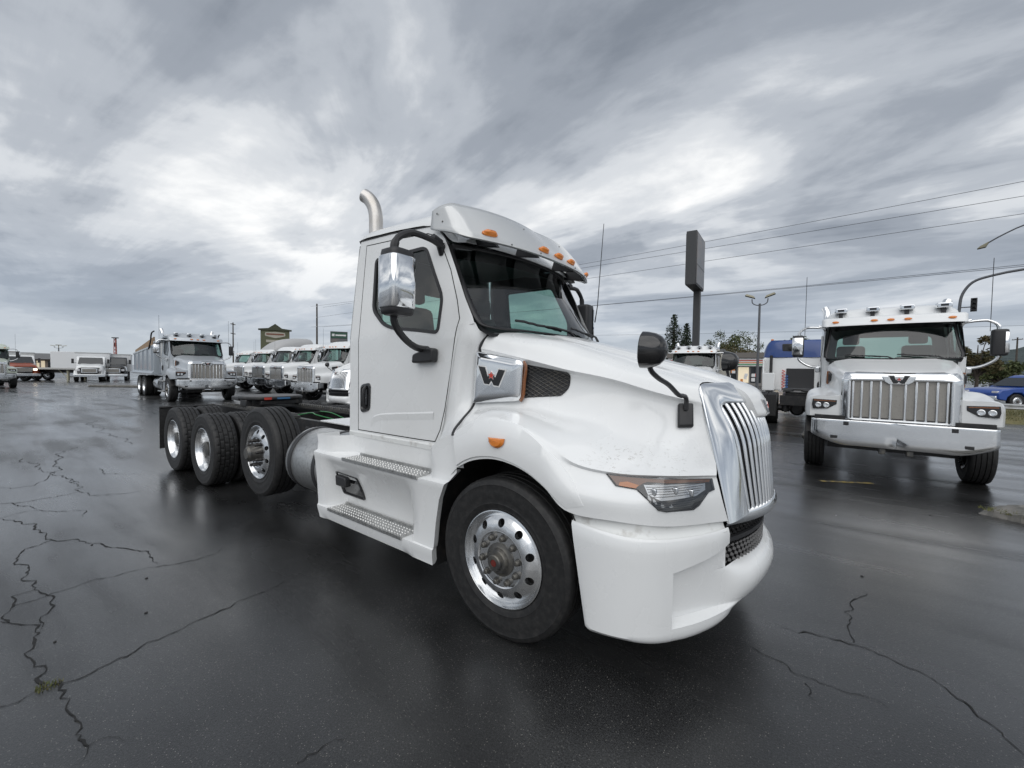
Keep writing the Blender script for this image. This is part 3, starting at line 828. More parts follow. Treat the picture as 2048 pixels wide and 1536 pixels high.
        for d, k in ((-.012, .94), (-.008, 1), (.02, .99), (.055, .92), (.085, .76), (.105, .52), (.115, .25), (.117, .03)):
            rws.append([c_+ax*d+(a1*math.cos(q*math.pi/12)*.096*(1.0 if math.cos(q*math.pi/12) < 0 else .95)+a2*math.sin(q*math.pi/12)*.084)*k for q in range(24)])
        hd.grid(rws, True); hd.f.append(tuple(range(24)))
        O('mirror_bowl', hd, BLACK_GLOSS, hmr, ang=50)
    # ---- grille
    gp = part('grille', t)
    OU = [(1.196-.247*(z-.858), lerp(.612, .573, (z-.858)/.672), z) for z in (.858, 1.0, 1.18, 1.35, 1.46, 1.53)]+[(1.014, .568, 1.59), (1.006, .55, 1.628), (1.012, .515, 1.644), (1.03, .45, 1.648), (1.053, .37, 1.650), (1.077, .29, 1.651), (1.10, .20, 1.652)]
    IN = [(.435, .90), (.435, 1.0), (.435, 1.18), (.435, 1.35), (.433, 1.43), (.430, 1.465), (.424, 1.492), (.41, 1.510), (.39, 1.520), (.345, 1.526), (.30, 1.527), (.25, 1.527), (.19, 1.527)]
    rows = [[] for _ in range(7)]
    for q, ((x, y, z), (yi, zi)) in enumerate(zip(OU, IN)):
        o_ = Vector((x, -y, z)); n_ = Vector((grille_x(yi, zi)+.004, -yi, zi))
        tt = min(1, max(0, (q-4)/4)); n3 = Vector((.85, -.5, 0)).lerp(Vector((.55, -.05, .83)), tt).normalized()
        rows[0].append(o_-n3*.012); rows[1].append(o_+n3*.002)
        rows[2].append(o_.lerp(n_, .12)+n3*.012); rows[3].append(o_.lerp(n_, .5)+n3*.020); rows[4].append(o_.lerp(n_, .88)+n3*.014)
        rows[5].append(n_+n3*.002); rows[6].append(n_+Vector((-.06, .0, 0)))
    sm = MB().grid(surf(rows, 3, 4))
    # lower bar of the surround
    lw = []
    for y in [.60, .52, .43, .34, .25, .16, .08, 0]:
        z0, z1 = .905-.0*y, .85-.02*y
        lw.append([Vector((grille_x(y, .9)-.045, -y, z0)), Vector((grille_x(y, .9)+.004, -y, z0)), Vector((grille_x(y, .9)+.012, -y, .885)), Vector((grille_x(y, .9)+.008, -y, z1)), Vector((grille_x(y, .9)-.05, -y, z1-.005))])
    sm.grid(surf(lw, 2, 2))
    O('grille_surround', sm.mirror(), CHROME, gp, ang=45)
    # bars
    bar_mesh = None
    nb = 9
    for s in (-1, 1):
        for k in range(nb):
            y = .024+k*.0475
            path = [Vector((grille_x(y, z)-.016, s*y, z)) for z in (.895, .93, 1.05, 1.2, 1.3, 1.38, 1.45, 1.50, 1.535)]
            mb = MB().tube(spline(path, 3), .0135, 12)
            O('grille_bar', mb, CHROME, gp, ang=50)
    O('grille_backing', MB().grid([[(grille_x(y, z)-.10, y, z) for y in (-.46, -.3, -.15, 0, .15, .3, .46)] for z in (.86, 1.2, 1.54)]), BLACK, gp)
    # prow: painted nose over the grille centre with a badge
    pr = [[(1.085, -.215, 1.648), (1.10, -.14, 1.662), (1.112, -.06, 1.667), (1.115, 0, 1.668)],
          [(1.15, -.212, 1.624), (1.170, -.14, 1.638), (1.184, -.06, 1.643), (1.186, 0, 1.644)],
          [(1.204, -.207, 1.590), (1.230, -.135, 1.604), (1.246, -.06, 1.608), (1.249, 0, 1.609)],
          [(1.232, -.20, 1.553), (1.262, -.125, 1.566), (1.278, -.055, 1.571), (1.281, 0, 1.572)],
          [(1.257, -.18, 1.495), (1.286, -.11, 1.500), (1.302, -.05, 1.503), (1.305, 0, 1.503)],
          [(1.274, -.155, 1.440), (1.298, -.095, 1.439), (1.312, -.04, 1.438), (1.314, 0, 1.438)],
          [(1.262, -.14, 1.424), (1.276, -.085, 1.422), (1.286, -.04, 1.421), (1.286, 0, 1.421)]]
    pm = surf([[Vector(p) for p in r_] for r_ in pr], 4, 5)
    mb = MB().grid(pm); lp = [r_[0] for r_ in pm]; mb.grid([lp, [p+Vector((-.05, .0, -.035)) for p in lp]])
    O('nose', mb.mirror(), WHITE, t, ang=50, weld=True)
    emblem(gp, .17, lambda a, b, h: Vector((1.311+h-.26*b-.16*abs(a), a, 1.500+b)))
    # ---- bumper
    bp_ = part('bumper', t)
    # plan stations (x, half-width, top, bottom), rear of the side to the centre; the recess starts at the doubled station
    PL = [(.505, 1.205, .885, .303), (.56, 1.212, .883, .304), (.68, 1.214, .873, .308), (.80, 1.188, .862, .310), (.89, 1.137, .853, .300), (.955, 1.078, .847, .292), (1.006, 1.012, .843, .287), (1.011, 1.004, .843, .287),
          (1.07, .915, .84, .284), (1.13, .805, .838, .286), (1.175, .70, .836, .290), (1.208, .605, .834, .296), (1.235, .52, .6, .305), (1.262, .43, .6, .313), (1.298, .30, .6, .322), (1.322, .15, .6, .330), (1.332, 0, .6, .334)]
    CORNER = 12
    def nrm_(i):
        a, b = PL[max(0, i-1)], PL[min(len(PL)-1, i+1)]
        if i == 6: b = PL[6]
        if i == 7: a = PL[7]
        v = Vector((-(b[1]-a[1]), b[0]-a[0])).normalized()
        return v if i < len(PL)-1 else Vector((1, 0))
    lipd = [(.334, -.06), (.36, -.03), (.40, .008), (.45, .034), (.50, .042), (.54, .036), (.57, .020), (.585, .002), (.592, -.012), (.6, -.04)]
    def rtop(i): return lerp(.668, .745, min(1, max(0, (i-7)/4)))
    def bpt(i, z):
        x, y, zt, zb = PL[i]; n_ = nrm_(i)
        f_ = (z-zb)/(zt-zb)
        d = -.10*max(0, .04-f_)/.04*.25 if f_ < .04 else 0
        if i < CORNER and f_ > .96: d = -.014*(f_-.96)/.04
        wc = max(0, min(1, (.66-y)/.22)); wc = wc*wc*(3-2*wc)
        if wc > 0: d = lerp(d, interp(.6-(.6-z)*(.6-.334)/(.6-zb), lipd), wc)
        if 7 <= i <= 12:
            k = [.060, .060, .055, .042, .022, .006][i-7]
            top = rtop(i); bot = .372
            e = min(1, max(0, (top-z)/.022))*min(1, max(0, (z-bot)/.014))
            d -= k*e
        xr = .105*(1-f_) if i == 0 else (.06*(1-f_) if i == 1 else 0)
        return Vector((x+n_.x*d+xr, -(y+n_.y*d), z))
    def zrowsA(i):
        zt, tp = PL[i][2], rtop(i)
        return [lerp(tp, zt, q) for q in (1, .985, .96, .92, .6, .25)]+[tp+.006, tp, tp-.008, tp-.016, tp-.022, tp-.030, lerp(tp-.03, .6, .6), .6]
    def zrowsB(i):
        zb = PL[i][3]
        return [.6, .592, .585, .57, .54, .5, .45, .41, .394, .388, .384, .379, .374, .370, .362, .35]+[lerp(.35, zb, q) for q in (.4, .8, .9, .96, 1)]
    def uspl(cols, k, crease):
        rows_ = [[cols[i][q] for i in range(len(cols))] for q in range(len(cols[0]))]
        return surf(rows_, k, 1, ucrease=crease)
    bm_ = MB()
    bm_.grid(uspl([[bpt(i, z) for z in zrowsA(i)] for i in range(CORNER)], 4, (6, 7)))
    B_ = uspl([[bpt(i, z) for z in zrowsB(i)] for i in range(len(PL))], 4, (6, 7))
    bm_.grid(B_)
    bm_.grid([B_[-1], [p+Vector((-.02*min(1, max(0, (p.x-.65)*4)), .10 if p.y < -.2 else 0, .02)) for p in B_[-1]]])
    gapl = [bpt(7, z)+Vector((.003, -.003, 0)) for z in (.640, .60, .5, .43, .392)]
    O2('bumper_gap', MB().tube(gapl, .0035, 5), BLACK, bp_)
    O('bumper_skin', bm_.mirror(), WHITE, bp_, ang=40, weld=True)
    # ledge under the fenders
    ld = []
    for x, y, z0, z1 in ((.50, 1.17, .95, .87), (.7, 1.155, .935, .86), (.86, 1.09, .92, .84), (.96, .985, .91, .835), (1.06, .84, .90, .83), (1.165, .60, .885, .825)):
        ld.append([Vector((x, -y, z0)), Vector((x, -y, (z0+z1)/2)), Vector((x+.012, -y-.012, z1+.004)), Vector((x+.03, -y-.03, z1-.004))])
    O2('bumper_ledge', MB().grid(surf(ld, 3, 4)), WHITE_DIRTY, bp_)
    # lower grille: dark frame, two banks of raised honeycomb
    lg = part('lower_grille', t)
    gx2 = lambda y: 1.32-y*y*.42
    O('grille_void', MB().grid([[(gx2(y)-.06, y, z) for y in (-.66, -.5, -.3, 0, .3, .5, .66)] for z in (.56, .7, .86)]).grid([[(gx2(y)-.06+q, y, .575) for y in (-.66, -.5, -.3, 0, .3, .5, .66)] for q in (0, .07)]), FRAME_BLACK, lg)
    O('grille_crossbar', MB().grid([[(gx2(y)+q[0]-.02, y, q[1]) for y in (-.6, -.45, -.3, -.15, 0, .15, .3, .45, .6)] for q in ((-.02, .755), (.012, .75), (.012, .725), (-.02, .72))]), BLACK, lg)
    hc = MB()
    for z in [.605+.03*i for i in range(4)]+[.768+.03*i for i in range(3)]:
        for k in range(-13, 14):
            y = k*.042+(.021 if int(round(z*100/3)) % 2 else 0); x = gx2(y)-.03
            hc.add([(x, y-.02, z), (x, y, z+.016), (x, y+.02, z), (x, y, z-.016), (x+.016, y-.011, z), (x+.016, y, z+.009), (x+.016, y+.011, z), (x+.016, y, z-.009)],
                   [(4, 5, 6, 7), (0, 1, 5, 4), (1, 2, 6, 5), (2, 3, 7, 6), (3, 0, 4, 7)])
    stuff(O('grille_lattice', hc, BLACK_GLOSS, lg, flat=True))
    # ---- sun visor
    vis = part('sun_visor', t)
    def vx(y): return -.295-.165*abs(y/.85)**2.4
    rows = []
    ys = [0, .15, .3, .45, .6, .72, .82, .90, .96]
    for y in ys:
        lean = lerp(.29, .20, y/.95)
        lo = Vector((vx(y), -y, 2.672+.015*(y/.9)**2)); hi = Vector((vx(y)-lean, -y*.98, 3.0-.015*(y/.9)**2))
        rows.append([lo+Vector((-.03, 0, .0)), lo, lo.lerp(hi, .33)+Vector((.012, 0, .006)), lo.lerp(hi, .66)+Vector((.012, 0, .006)), hi])
    for x, y, z0, z1, xh in ((-.585, 1.003, 2.712, 2.965, -.735), (-.71, 1.012, 2.755, 2.958, -.80), (-.87, 1.008, 2.80, 2.94, -.875)):
        lo, hi = Vector((x, -y, z0)), Vector((xh, -y+.02, z1))
        rows.append([lo+Vector((-.01, .03, 0)), lo, lo.lerp(hi, .33), lo.lerp(hi, .66), hi])
    O('visor_panel', MB().grid(surf(rows, 3, 3)).mirror(), mat('visor_painted_metal', (.62, .63, .63), .2, metal=.25, coat=.5), vis, solid=.006, weld=True, ang=50)
    br = MB()
    for y in (-.72, -.3, .3, .72):
        br = MB(); br.add([(vx(y)-.03, y-.012, 2.66), (vx(y)-.03, y+.03, 2.66), (vx(y)-.26, y+.02, 2.70), (vx(y)-.26, y-.012, 2.70), (vx(y)-.2, y, 2.90)], [(0, 1, 4), (1, 2, 4), (2, 3, 4), (3, 0, 4)])
        O('visor_bracket', br, BLACK, vis, flat=True)
    # glossy header under the visor
    O('roof_header', MB().grid([[(-.62-.14*abs(y/.9)**2.2+q[0], y*1.0, q[1]) for y in (-.9, -.7, -.45, -.2, 0, .2, .45, .7, .9)] for q in ((.075, 2.705), (.05, 2.75), (-.02, 2.82), (-.12, 2.90))]), WHITE, t)
    for y in (-.79, -.235, 0, .235, .82):
        o2 = MB(); c_ = Vector((vx(y)-.028, y, 2.722+.012*(abs(y) > .5))); tx = Vector((-.155*2.4*abs(y/.85)**1.4/.85*(1 if y > 0 else -1), 1, 0)).normalized()
        nn_ = Vector((1, -tx.x, .75)).normalized(); b2 = nn_.cross(tx).normalized()
        for sc, h in ((1.18, .008), (1.15, .018), (1.0, .02), (.94, .032), (.7, .042), (.1, .046)):
            o2.v += [tuple(c_+nn_*h+tx*(.058*math.copysign(abs(math.cos(a))**.7, math.cos(a))*sc)+b2*(.021*math.sin(a)*sc)) for a in [i*math.pi/10 for i in range(20)]]
        for j in range(5): o2.f += [(j*20+i, j*20+(i+1) % 20, j*20+20+(i+1) % 20, j*20+20+i) for i in range(20)]
        O('marker_light', o2, AMBER, vis, ang=60)
    rv = MB()
    for y in (-.62, -.3, .3, .62):
        for zz in (2.69, 2.92):
            q = (zz-2.67)/.33; rv.rev([(.007, 0), (.006, .006), (0, .007)], 8, 'x', (vx(y)-.26*q+.014, y, zz))
    for x, z in ((-.80, 2.90), (-.74, 2.83)):
        rv.rev([(.008, 0), (0, -.006)], 8, 'y', (x, -1.01, z))
    stuff(O('visor_rivets', rv, STEEL, vis))
    # ---- exhaust stack behind the cab
    stk = spline([(-2.15, -.61, 1.35), (-2.15, -.61, 2.4), (-2.15, -.61, 3.15), (-2.155, -.612, 3.30), (-2.18, -.625, 3.40), (-2.23, -.65, 3.475), (-2.27, -.67, 3.505)], 4)
    ex = O('exhaust_stack', MB().tube(stk, .07, 18, cap=False).tube(stk, .062, 18, cap=False), mat('stack_metal', (.60, .58, .56), .33, metal=.8, noise=((.5, .47, .43), 6, .4, .7, 4)), t)
    O('stack_bracket', MB().box(-2.12, -1.93, -.66, -.62, 2.3, 2.36).box(-2.12, -1.93, -.66, -.62, 1.6, 1.66), FRAME_BLACK, ex)
    O('antenna', MB().tube([(-.60, 1.36, 2.30), (-.58, 1.38, 2.5), (-.53, 1.40, 3.47)], [.008, .006, .004], 6), BLACK, t)
    mirror_set(t, -1); mirror_set(t, 1)
    build_main_lower(t)

def build_headlight(t, on_side, s):
    hl = part('headlight', t)
    out = HL_OUT
    n = len(out); c_ = (sum(p[0] for p in out)/n, sum(p[1] for p in out)/n)
    fn = lambda x, z: on_side(x, z, s, .003)
    mb = MB()
    for sc, h in ((1.03, .001), (1.03, .006), (.985, .008)):
        mb.v += [tuple(on_side(c_[0]+(x-c_[0])*sc, c_[1]+(z-c_[1])*sc, s, h)) for x, z in out]
    for j in range(2): mb.f += [(j*n+i, j*n+(i+1) % n, (j+1)*n+(i+1) % n, (j+1)*n+i) for i in range(n)]
    O('headlight_bezel', mb, BLACK_GLOSS, hl)
    def fill(poly, off, m, name):
        poly = list(poly); k = len(poly)
        bm = bmesh.new(); vs = [bm.verts.new((p[0], 0, p[1])) for p in poly]
        bm.faces.new(vs); bmesh.ops.triangulate(bm, faces=bm.faces[:])
        bmesh.ops.subdivide_edges(bm, edges=bm.edges[:], cuts=2, use_grid_fill=True)
        bmesh.ops.triangulate(bm, faces=bm.faces[:])
        o2 = MB(); idx = {v: i for i, v in enumerate(bm.verts)}
        o2.v = [tuple(on_side(v.co.x, v.co.z, s, off)) for v in bm.verts]; o2.f = [tuple(idx[v] for v in f_.verts) for f_ in bm.faces]
        bm.free()
        return O(name, o2, m, hl, ang=70)
    fill(out, .0025, mat('headlight_inner', (.012, .012, .013), .3), 'headlight_body')
    top = [p for p in HL_AMBER]
    fill(top, .005, AMBER_DK, 'turn_signal_strip')
    fill(HL_BULB, .0065, AMBER, 'turn_signal')
    fill([(.845, 1.108), (.90, 1.112), (1.085, 1.096), (1.09, 1.062), (1.06, 1.04), (.935, 1.036), (.875, 1.066)], .0045, ALU, 'reflector')
    fl = MB()
    for z0, xa, xb in HL_FINS:
        seg = [on_side(lerp(xa, xb, i/10), z0, s, .006) for i in range(11)]
        fl.tube(seg, .0017, 4)
    stuff(O('reflector_fins', fl, STEEL, hl))
    for x, z in HL_LEDS:
        q = on_side(x, z, s, .008)
        O('lamp_unit', MB().box(q.x-.012, q.x+.012, q.y-.012, q.y+.012, q.z-.018, q.z+.018), CHROME, hl, bevel=.004)
    fill(out, .012, LENS, 'headlight_lens')
HL_OUT = [(.668, 1.146), (.727, 1.096), (.823, 1.085), (.872, 1.050), (.928, .992), (.959, .982), (1.054, .975), (1.073, .992), (1.100, 1.047), (1.121, 1.056), (1.106, 1.115), (.977, 1.131), (.853, 1.138)]
HL_AMBER = [(.675, 1.143), (.727, 1.101), (.815, 1.092), (.84, 1.112), (.857, 1.120), (1.10, 1.099), (1.103, 1.112), (.977, 1.128), (.853, 1.135)]
HL_BULB = [(.735, 1.098), (.815, 1.089), (.825, 1.104), (.77, 1.118), (.735, 1.113)]
HL_FINS = [(1.108-.011*i, .85+.008*i, 1.085-.004*i) for i in range(6)]+[(1.03-.010*i, .905+.006*i, 1.06-.003*i) for i in range(5)]
HL_LEDS = [(.898, 1.074), (.979, 1.076), (1.038, 1.058)]
def fairing_mesh():
    top = [(-2.262, 1.074), (-2.03, 1.084), (-1.83, 1.092), (-1.6, 1.098), (-.80, 1.105), (-.70, 1.13), (-.6, 1.19), (-.5, 1.245), (-.40, 1.275)]
    arch = [(.31, -.585), (.5, -.572), (.6, -.562), (.8, -.522), (.93, -.455), (1.05, -.352), (1.15, -.372), (1.275, -.405)]
    rear = [(.31, -2.13), (.45, -2.16), (.9, -2.21), (1.074, -2.25)]
    # (z fraction key, pocket depth, outward)
    Z = [(None, .15, 1.19), (1.0, .155, 1.195), (.935, .160, 1.20), (.922, .162, 1.232), (.92, .0, 1.236), (.905, .0, 1.238), (.875, .004, 1.234), (.80, .05, 1.226), (.62, .12, 1.222), (.47, .162, 1.222), (.435, .166, 1.226), (.43, .166, 1.232), (.428, .0, 1.236), (.41, .0, 1.237), (.37, .0, 1.232), (.32, .004, 1.224), (.312, .03, 1.224)]
    U = [0, .02, .04, .08, .12, .145, .17, .195, .22, .25, .3, .36, .42, .48, .54, .6, .65, .69, .72, .75, .78, .82, .86, .90, .94, .97, .99, 1]
    rows = []
    for z0, dep, yo in Z:
        row = []
        for u_ in U:
            if z0 is None:
                x = lerp(-2.262, -.405, u_); z = interp(x, top)
            else:
                z = z0; x = lerp(interp(z, rear), interp(z, arch), u_)
                zt = interp(x, top)
                z = min(z, zt)
            a, b = (-2.03, -1.84) if z > .9 else (-2.05, -1.95)
            c_, d_ = (-.80, -.62) if z > .9 else (-.92, -.80)
            w = min(1, max(0, (x-a)/(b-a)))*min(1, max(0, (d_-x)/(d_-c_)))
            w = w*w*(3-2*w)
            y = yo-dep*w
            if z0 is None or z > .95: y = lerp(yo-.02, y, .6+.4*w) if w > 0 else yo-.012
            row.append(Vector((x, -y, z)))
        rows.append(row)
    mb = MB().grid(rows)
    re = [r_[0] for r_ in rows]; mb.grid([re, [p+Vector((.015, .22, 0)) for p in re]])
    fe = [r_[-1] for r_ in rows]; mb.grid([fe, [p+Vector((-.012, .035, 0)) for p in fe], [p+Vector((-.02, .06, 0)) for p in fe]])
    return mb

def tread_mesh(x0, x1, y0, y1, z):
    """grip-strut step: plate with raised punched dots and rolled front edge"""
    mb = MB().box(x0, x1, y0, y1, z-.006, z)
    mb.box(x0, x1, y0-.004, y0+.008, z-.022, z+.003)
    mb.box(x0+.02, x1-.0, y1-.012, y1, z, z+.022)
    nx = int((x1-x0)/.036)
    for i in range(nx):
        for j in range(4):
            cx = x0+.02+i*(x1-x0-.03)/nx+(.009 if j % 2 else 0); cy = y0+.028+j*(y1-y0-.05)/3.4
            n = 6
            ring0 = [(cx+.012*math.cos(k*math.pi/3), cy+.009*math.sin(k*math.pi/3), z) for k in range(n)]
            ring1 = [(cx+.008*math.cos(k*math.pi/3), cy+.006*math.sin(k*math.pi/3), z+.006) for k in range(n)]
            mb.add(ring0+ring1+[(cx, cy, z+.0005)], [(k, (k+1) % n, n+(k+1) % n, n+k) for k in range(n)]+[(n+k, n+(k+1) % n, 2*n) for k in range(n)])
        mb.box(x0+.006+i*(x1-x0)/nx, x0+.018+i*(x1-x0)/nx, y0-.008, y0+.006, z-.016, z+.005)
    return mb

def chassis(t, x_rear, x_front, axles, tag_x=None, deck=True):
    fr = part('chassis', t)
    for s in (-1, 1):
        rl = MB(); y0, y1 = sorted((s*.43, s*.35))
        rl.box(x_rear, x_front, y0, y1, .985, 1.0).box(x_rear, x_front, y0, y1, .72, .735)
        rl.box(x_rear, x_front, *sorted((s*.43, s*.42)), .735, .985)
        O('frame_rail', rl, FRAME_BLACK, fr)
    for k in range(8):
        x = lerp(x_rear+.1, x_front-.3, k/7); O('cross_member', MB().box(x, x+.07, -.415, .415, .74, .97), FRAME_BLACK, fr)
    for x, z in axles:
        ax = MB().tube([(x, -.92, z), (x, -.3, z), (x, .3, z), (x, .92, z)], .075, 10).rev([(0, -.2), (.15, -.19), (.21, -.08), (.22, .05), (.14, .15), (0, .16)], 20, 'x', (x, 0, z))
        ax.rev([(.07, -.2), (.2, -.2), (.2, .0), (.07, .0)], 20, 'y', (x, -.75, z)).rev([(.07, .0), (.2, .0), (.2, .2), (.07, .2)], 20, 'y', (x, .75, z))
        for s in (-1, 1):
            ax.rev([(0, -.02), (.11, -.02), (.13, .05), (.11, .12), (.13, .19), (.11, .24), (0, .24)], 16, 'z', (x-.35, s*.33, z-.05))
            ax.box(x-.5, x+.55, s*.33-.04, s*.33+.04, z-.09, z-.03)
            ax.box(x+.45, x+.56, s*.33-.04, s*.33+.04, z-.1, .8)
        O('axle', ax, FRAME_BLACK, fr)
    return fr

def build_main_lower(t):
    fm = fairing_mesh()
    for s in (-1, 1):
        f2 = MB(); f2.v = [(x, y*-s, z) for x, y, z in fm.v]; f2.f = list(fm.f)
        fa = O('side_fairing', f2, WHITE, t, ang=35, weld=True)
        fy = lambda a, b: (s*b, s*a) if s > 0 else (-b, -a)
        for (x0, x1, z, m_) in ((-1.72, -.735, .928, 1), (-1.955, -.91, .436, 2)):
            tm = tread_mesh(x0, x1, -1.245, -1.07, z)
            if s > 0: tm.v = [(x, -y, zz) for x, y, zz in tm.v]
            O('step_tread', tm, ALU_DULL, fa, flat=True)
        lb = rnd_poly([(-1.965, .762), (-1.62, .748), (-1.605, .535), (-1.955, .535)], .03)
        lt = MB(); n = len(lb); c_ = (-1.79, .645)
        def yy(z): return 1.222-interp(z, [(.47, .162), (.62, .12), (.80, .05)])
        for sc, h in ((1, -.01), (1, .014), (.93, .016), (.90, .002), (.04, .002)):
            lt.v += [(c_[0]+(x-c_[0])*sc, s*(yy(c_[1]+(z-c_[1])*sc)+h), c_[1]+(z-c_[1])*sc) for x, z in lb]
        for j in range(4): lt.f += [(j*n+i, j*n+(i+1) % n, (j+1)*n+(i+1) % n, (j+1)*n+i) for i in range(n)]
        O('latch_pocket', lt, BLACK_GLOSS, fa)
        O('latch_handle', MB().prism(rnd_poly([(-1.93, .735), (-1.77, .728), (-1.76, .64), (-1.92, .64)], .02), s*1.13, s*1.19), BLACK, fa, bevel=.01)
    O2('cab_sill', MB().grid([[(x, -y, z) for x in (-1.93, -1.3, -.78)] for y, z in ((1.03, 1.135), (1.045, 1.12), (1.045, 1.085), (1.0, 1.06), (.9, 1.05))]), WHITE_DIRTY, t)
    O('cab_underside', MB().box(-1.92, -.5, -1.0, 1.0, .98, 1.06), FRAME_BLACK, t)
    # fuel tanks
    for s in (-1, 1):
        tk = O('fuel_tank', MB().rev([(0, -.028), (.2, -.026), (.30, -.012), (.326, 0), (.334, .012), (.334, .70), (.326, .715), (0, .72)], 48, 'x', (-2.86, s*.875, .72)), ALU_DULL, t)
        for x in (-2.80, -2.32):
            O('tank_strap', MB().rev([(.336, 0), (.342, .004), (.342, .056), (.336, .06)], 48, 'x', (x, s*.875, .72)), BLACK, tk)
        O('tank_bracket', MB().box(-2.78, -2.72, s*.5-.08, s*.5+.08, .5, .98), FRAME_BLACK, tk)
    chassis(t, -7.55, 1.0, [(-5.42, .515), (-6.776, .515), (-3.587, .72)])
    # front axle
    O('front_axle', MB().box(-.06, .06, -.85, .85, .36, .47).box(-.7, .8, -.47, -.39, .5, .55).box(-.7, .8, .39, .47, .5, .55), FRAME_BLACK, t)
    for s in (-1, 1):
        wheel(t, 'steer', (0, s*1.045, .513), s)
        wheel(t, 'lift', (-3.587, s*1.045, .722), s)
        for x in (-5.42, -6.776):
            wheel(t, 'drive', (x, s*1.045, .513), s)
            wheel(t, 'inner', (x, s*.705, .513), s)
        mf = MB().box(-7.50, -7.49, *sorted((s*.60, s*1.20)), .27, 1.0)
        O('mud_flap', mf, RUBBER, t, bevel=.003)
        O('flap_bracket', MB().tube([(-7.49, s*.42, .98), (-7.49, s*1.2, .98)], .018, 8), FRAME_BLACK, t)
    # deck plate, hoses
    O('deck_plate', MB().box(-3.55, -2.02, -.46, .46, 1.012, 1.03), WHITE_B, t, bevel=.004)
    O('air_fitting', MB().box(-2.03, -1.96, -.62, -.5, 1.12, 1.2).tube([(-2.02, -.56, 1.16), (-2.25, -.56, 1.13), (-2.5, -.5, 1.12)], .008, 6), STEEL, t)
    hz = O('air_hose', MB().tube(spline([(-3.6, -.25, 1.02), (-3.9, -.32, 1.06), (-4.3, -.2, 1.05), (-4.6, -.28, 1.0), (-4.9, -.2, 1.0)], 5), .008, 6).tube(spline([(-3.6, -.1, 1.02), (-4.0, -.05, 1.06), (-4.5, .05, 1.04)], 5), .008, 6), GREEN_HOSE, t)
    O('air_hose', MB().tube(spline([(-1.95, -.75, 1.09), (-2.15, -.8, 1.09), (-2.3, -.72, 1.05)], 5), .016, 6), BLUE_HOSE, t)
    # fifth wheel on toothed slide rails
    fw = part('fifth_wheel', t, (-6.0, 0, 0))
    pl = []
    for k in range(40):
        a = 2*math.pi*k/40; pl.append((.42*math.copysign(abs(math.cos(a))**.75, math.cos(a))+.0, .47*math.copysign(abs(math.sin(a))**.8, math.sin(a))))
    mb = MB()
    th = [(x, y) for x, y in pl]
    mb.prism([(x-.06, y) for x, y in th], 1.155, 1.215, 'z')
    for s in (-1, 1): mb.prism([(-.2, s*.08), (-.72, s*.2), (-.72, s*.38), (-.3, s*.42)], 1.12, 1.19, 'z')
    O('coupling_plate', mb, FRAME_BLACK, fw, bevel=.02)
    O('coupling_pivot', MB().box(-.12, .12, -.46, -.36, 1.05, 1.16).box(-.12, .12, .36, .46, 1.05, 1.16).box(-.3, .3, -.3, .3, 1.08, 1.15), FRAME_BLACK, fw, bevel=.01)
    for s in (-1, 1):
        sl = MB(); sl.box(-.9, 1.75, s*.42-.05, s*.42+.05, 1.0, 1.03)
        for k in range(38):
            x = -.85+k*.068
            sl.add([(x, s*.42-.035, 1.03), (x+.05, s*.42-.035, 1.03), (x+.036, s*.42-.035, 1.062), (x+.016, s*.42-.035, 1.062), (x, s*.42+.03, 1.03), (x+.05, s*.42+.03, 1.03), (x+.036, s*.42+.03, 1.062), (x+.016, s*.42+.03, 1.062)],
                   [(0, 1, 2, 3), (4, 7, 6, 5), (3, 2, 6, 7), (0, 3, 7, 4), (1, 5, 6, 2)])
        O('slide_rail', sl, STEEL, fw, flat=True)
    O('plate_sticker', MB().grid([[(.362-.004*q*q*.6, -.12+.05*q-.16, z) for q in range(4)] for z in (1.166, 1.206)]), REDPAINT, fw)
    O('plate_sticker', MB().grid([[(.363, -.08+.07*q, z) for q in range(4)] for z in (1.17, 1.2)]), BLUEPAINT, fw)
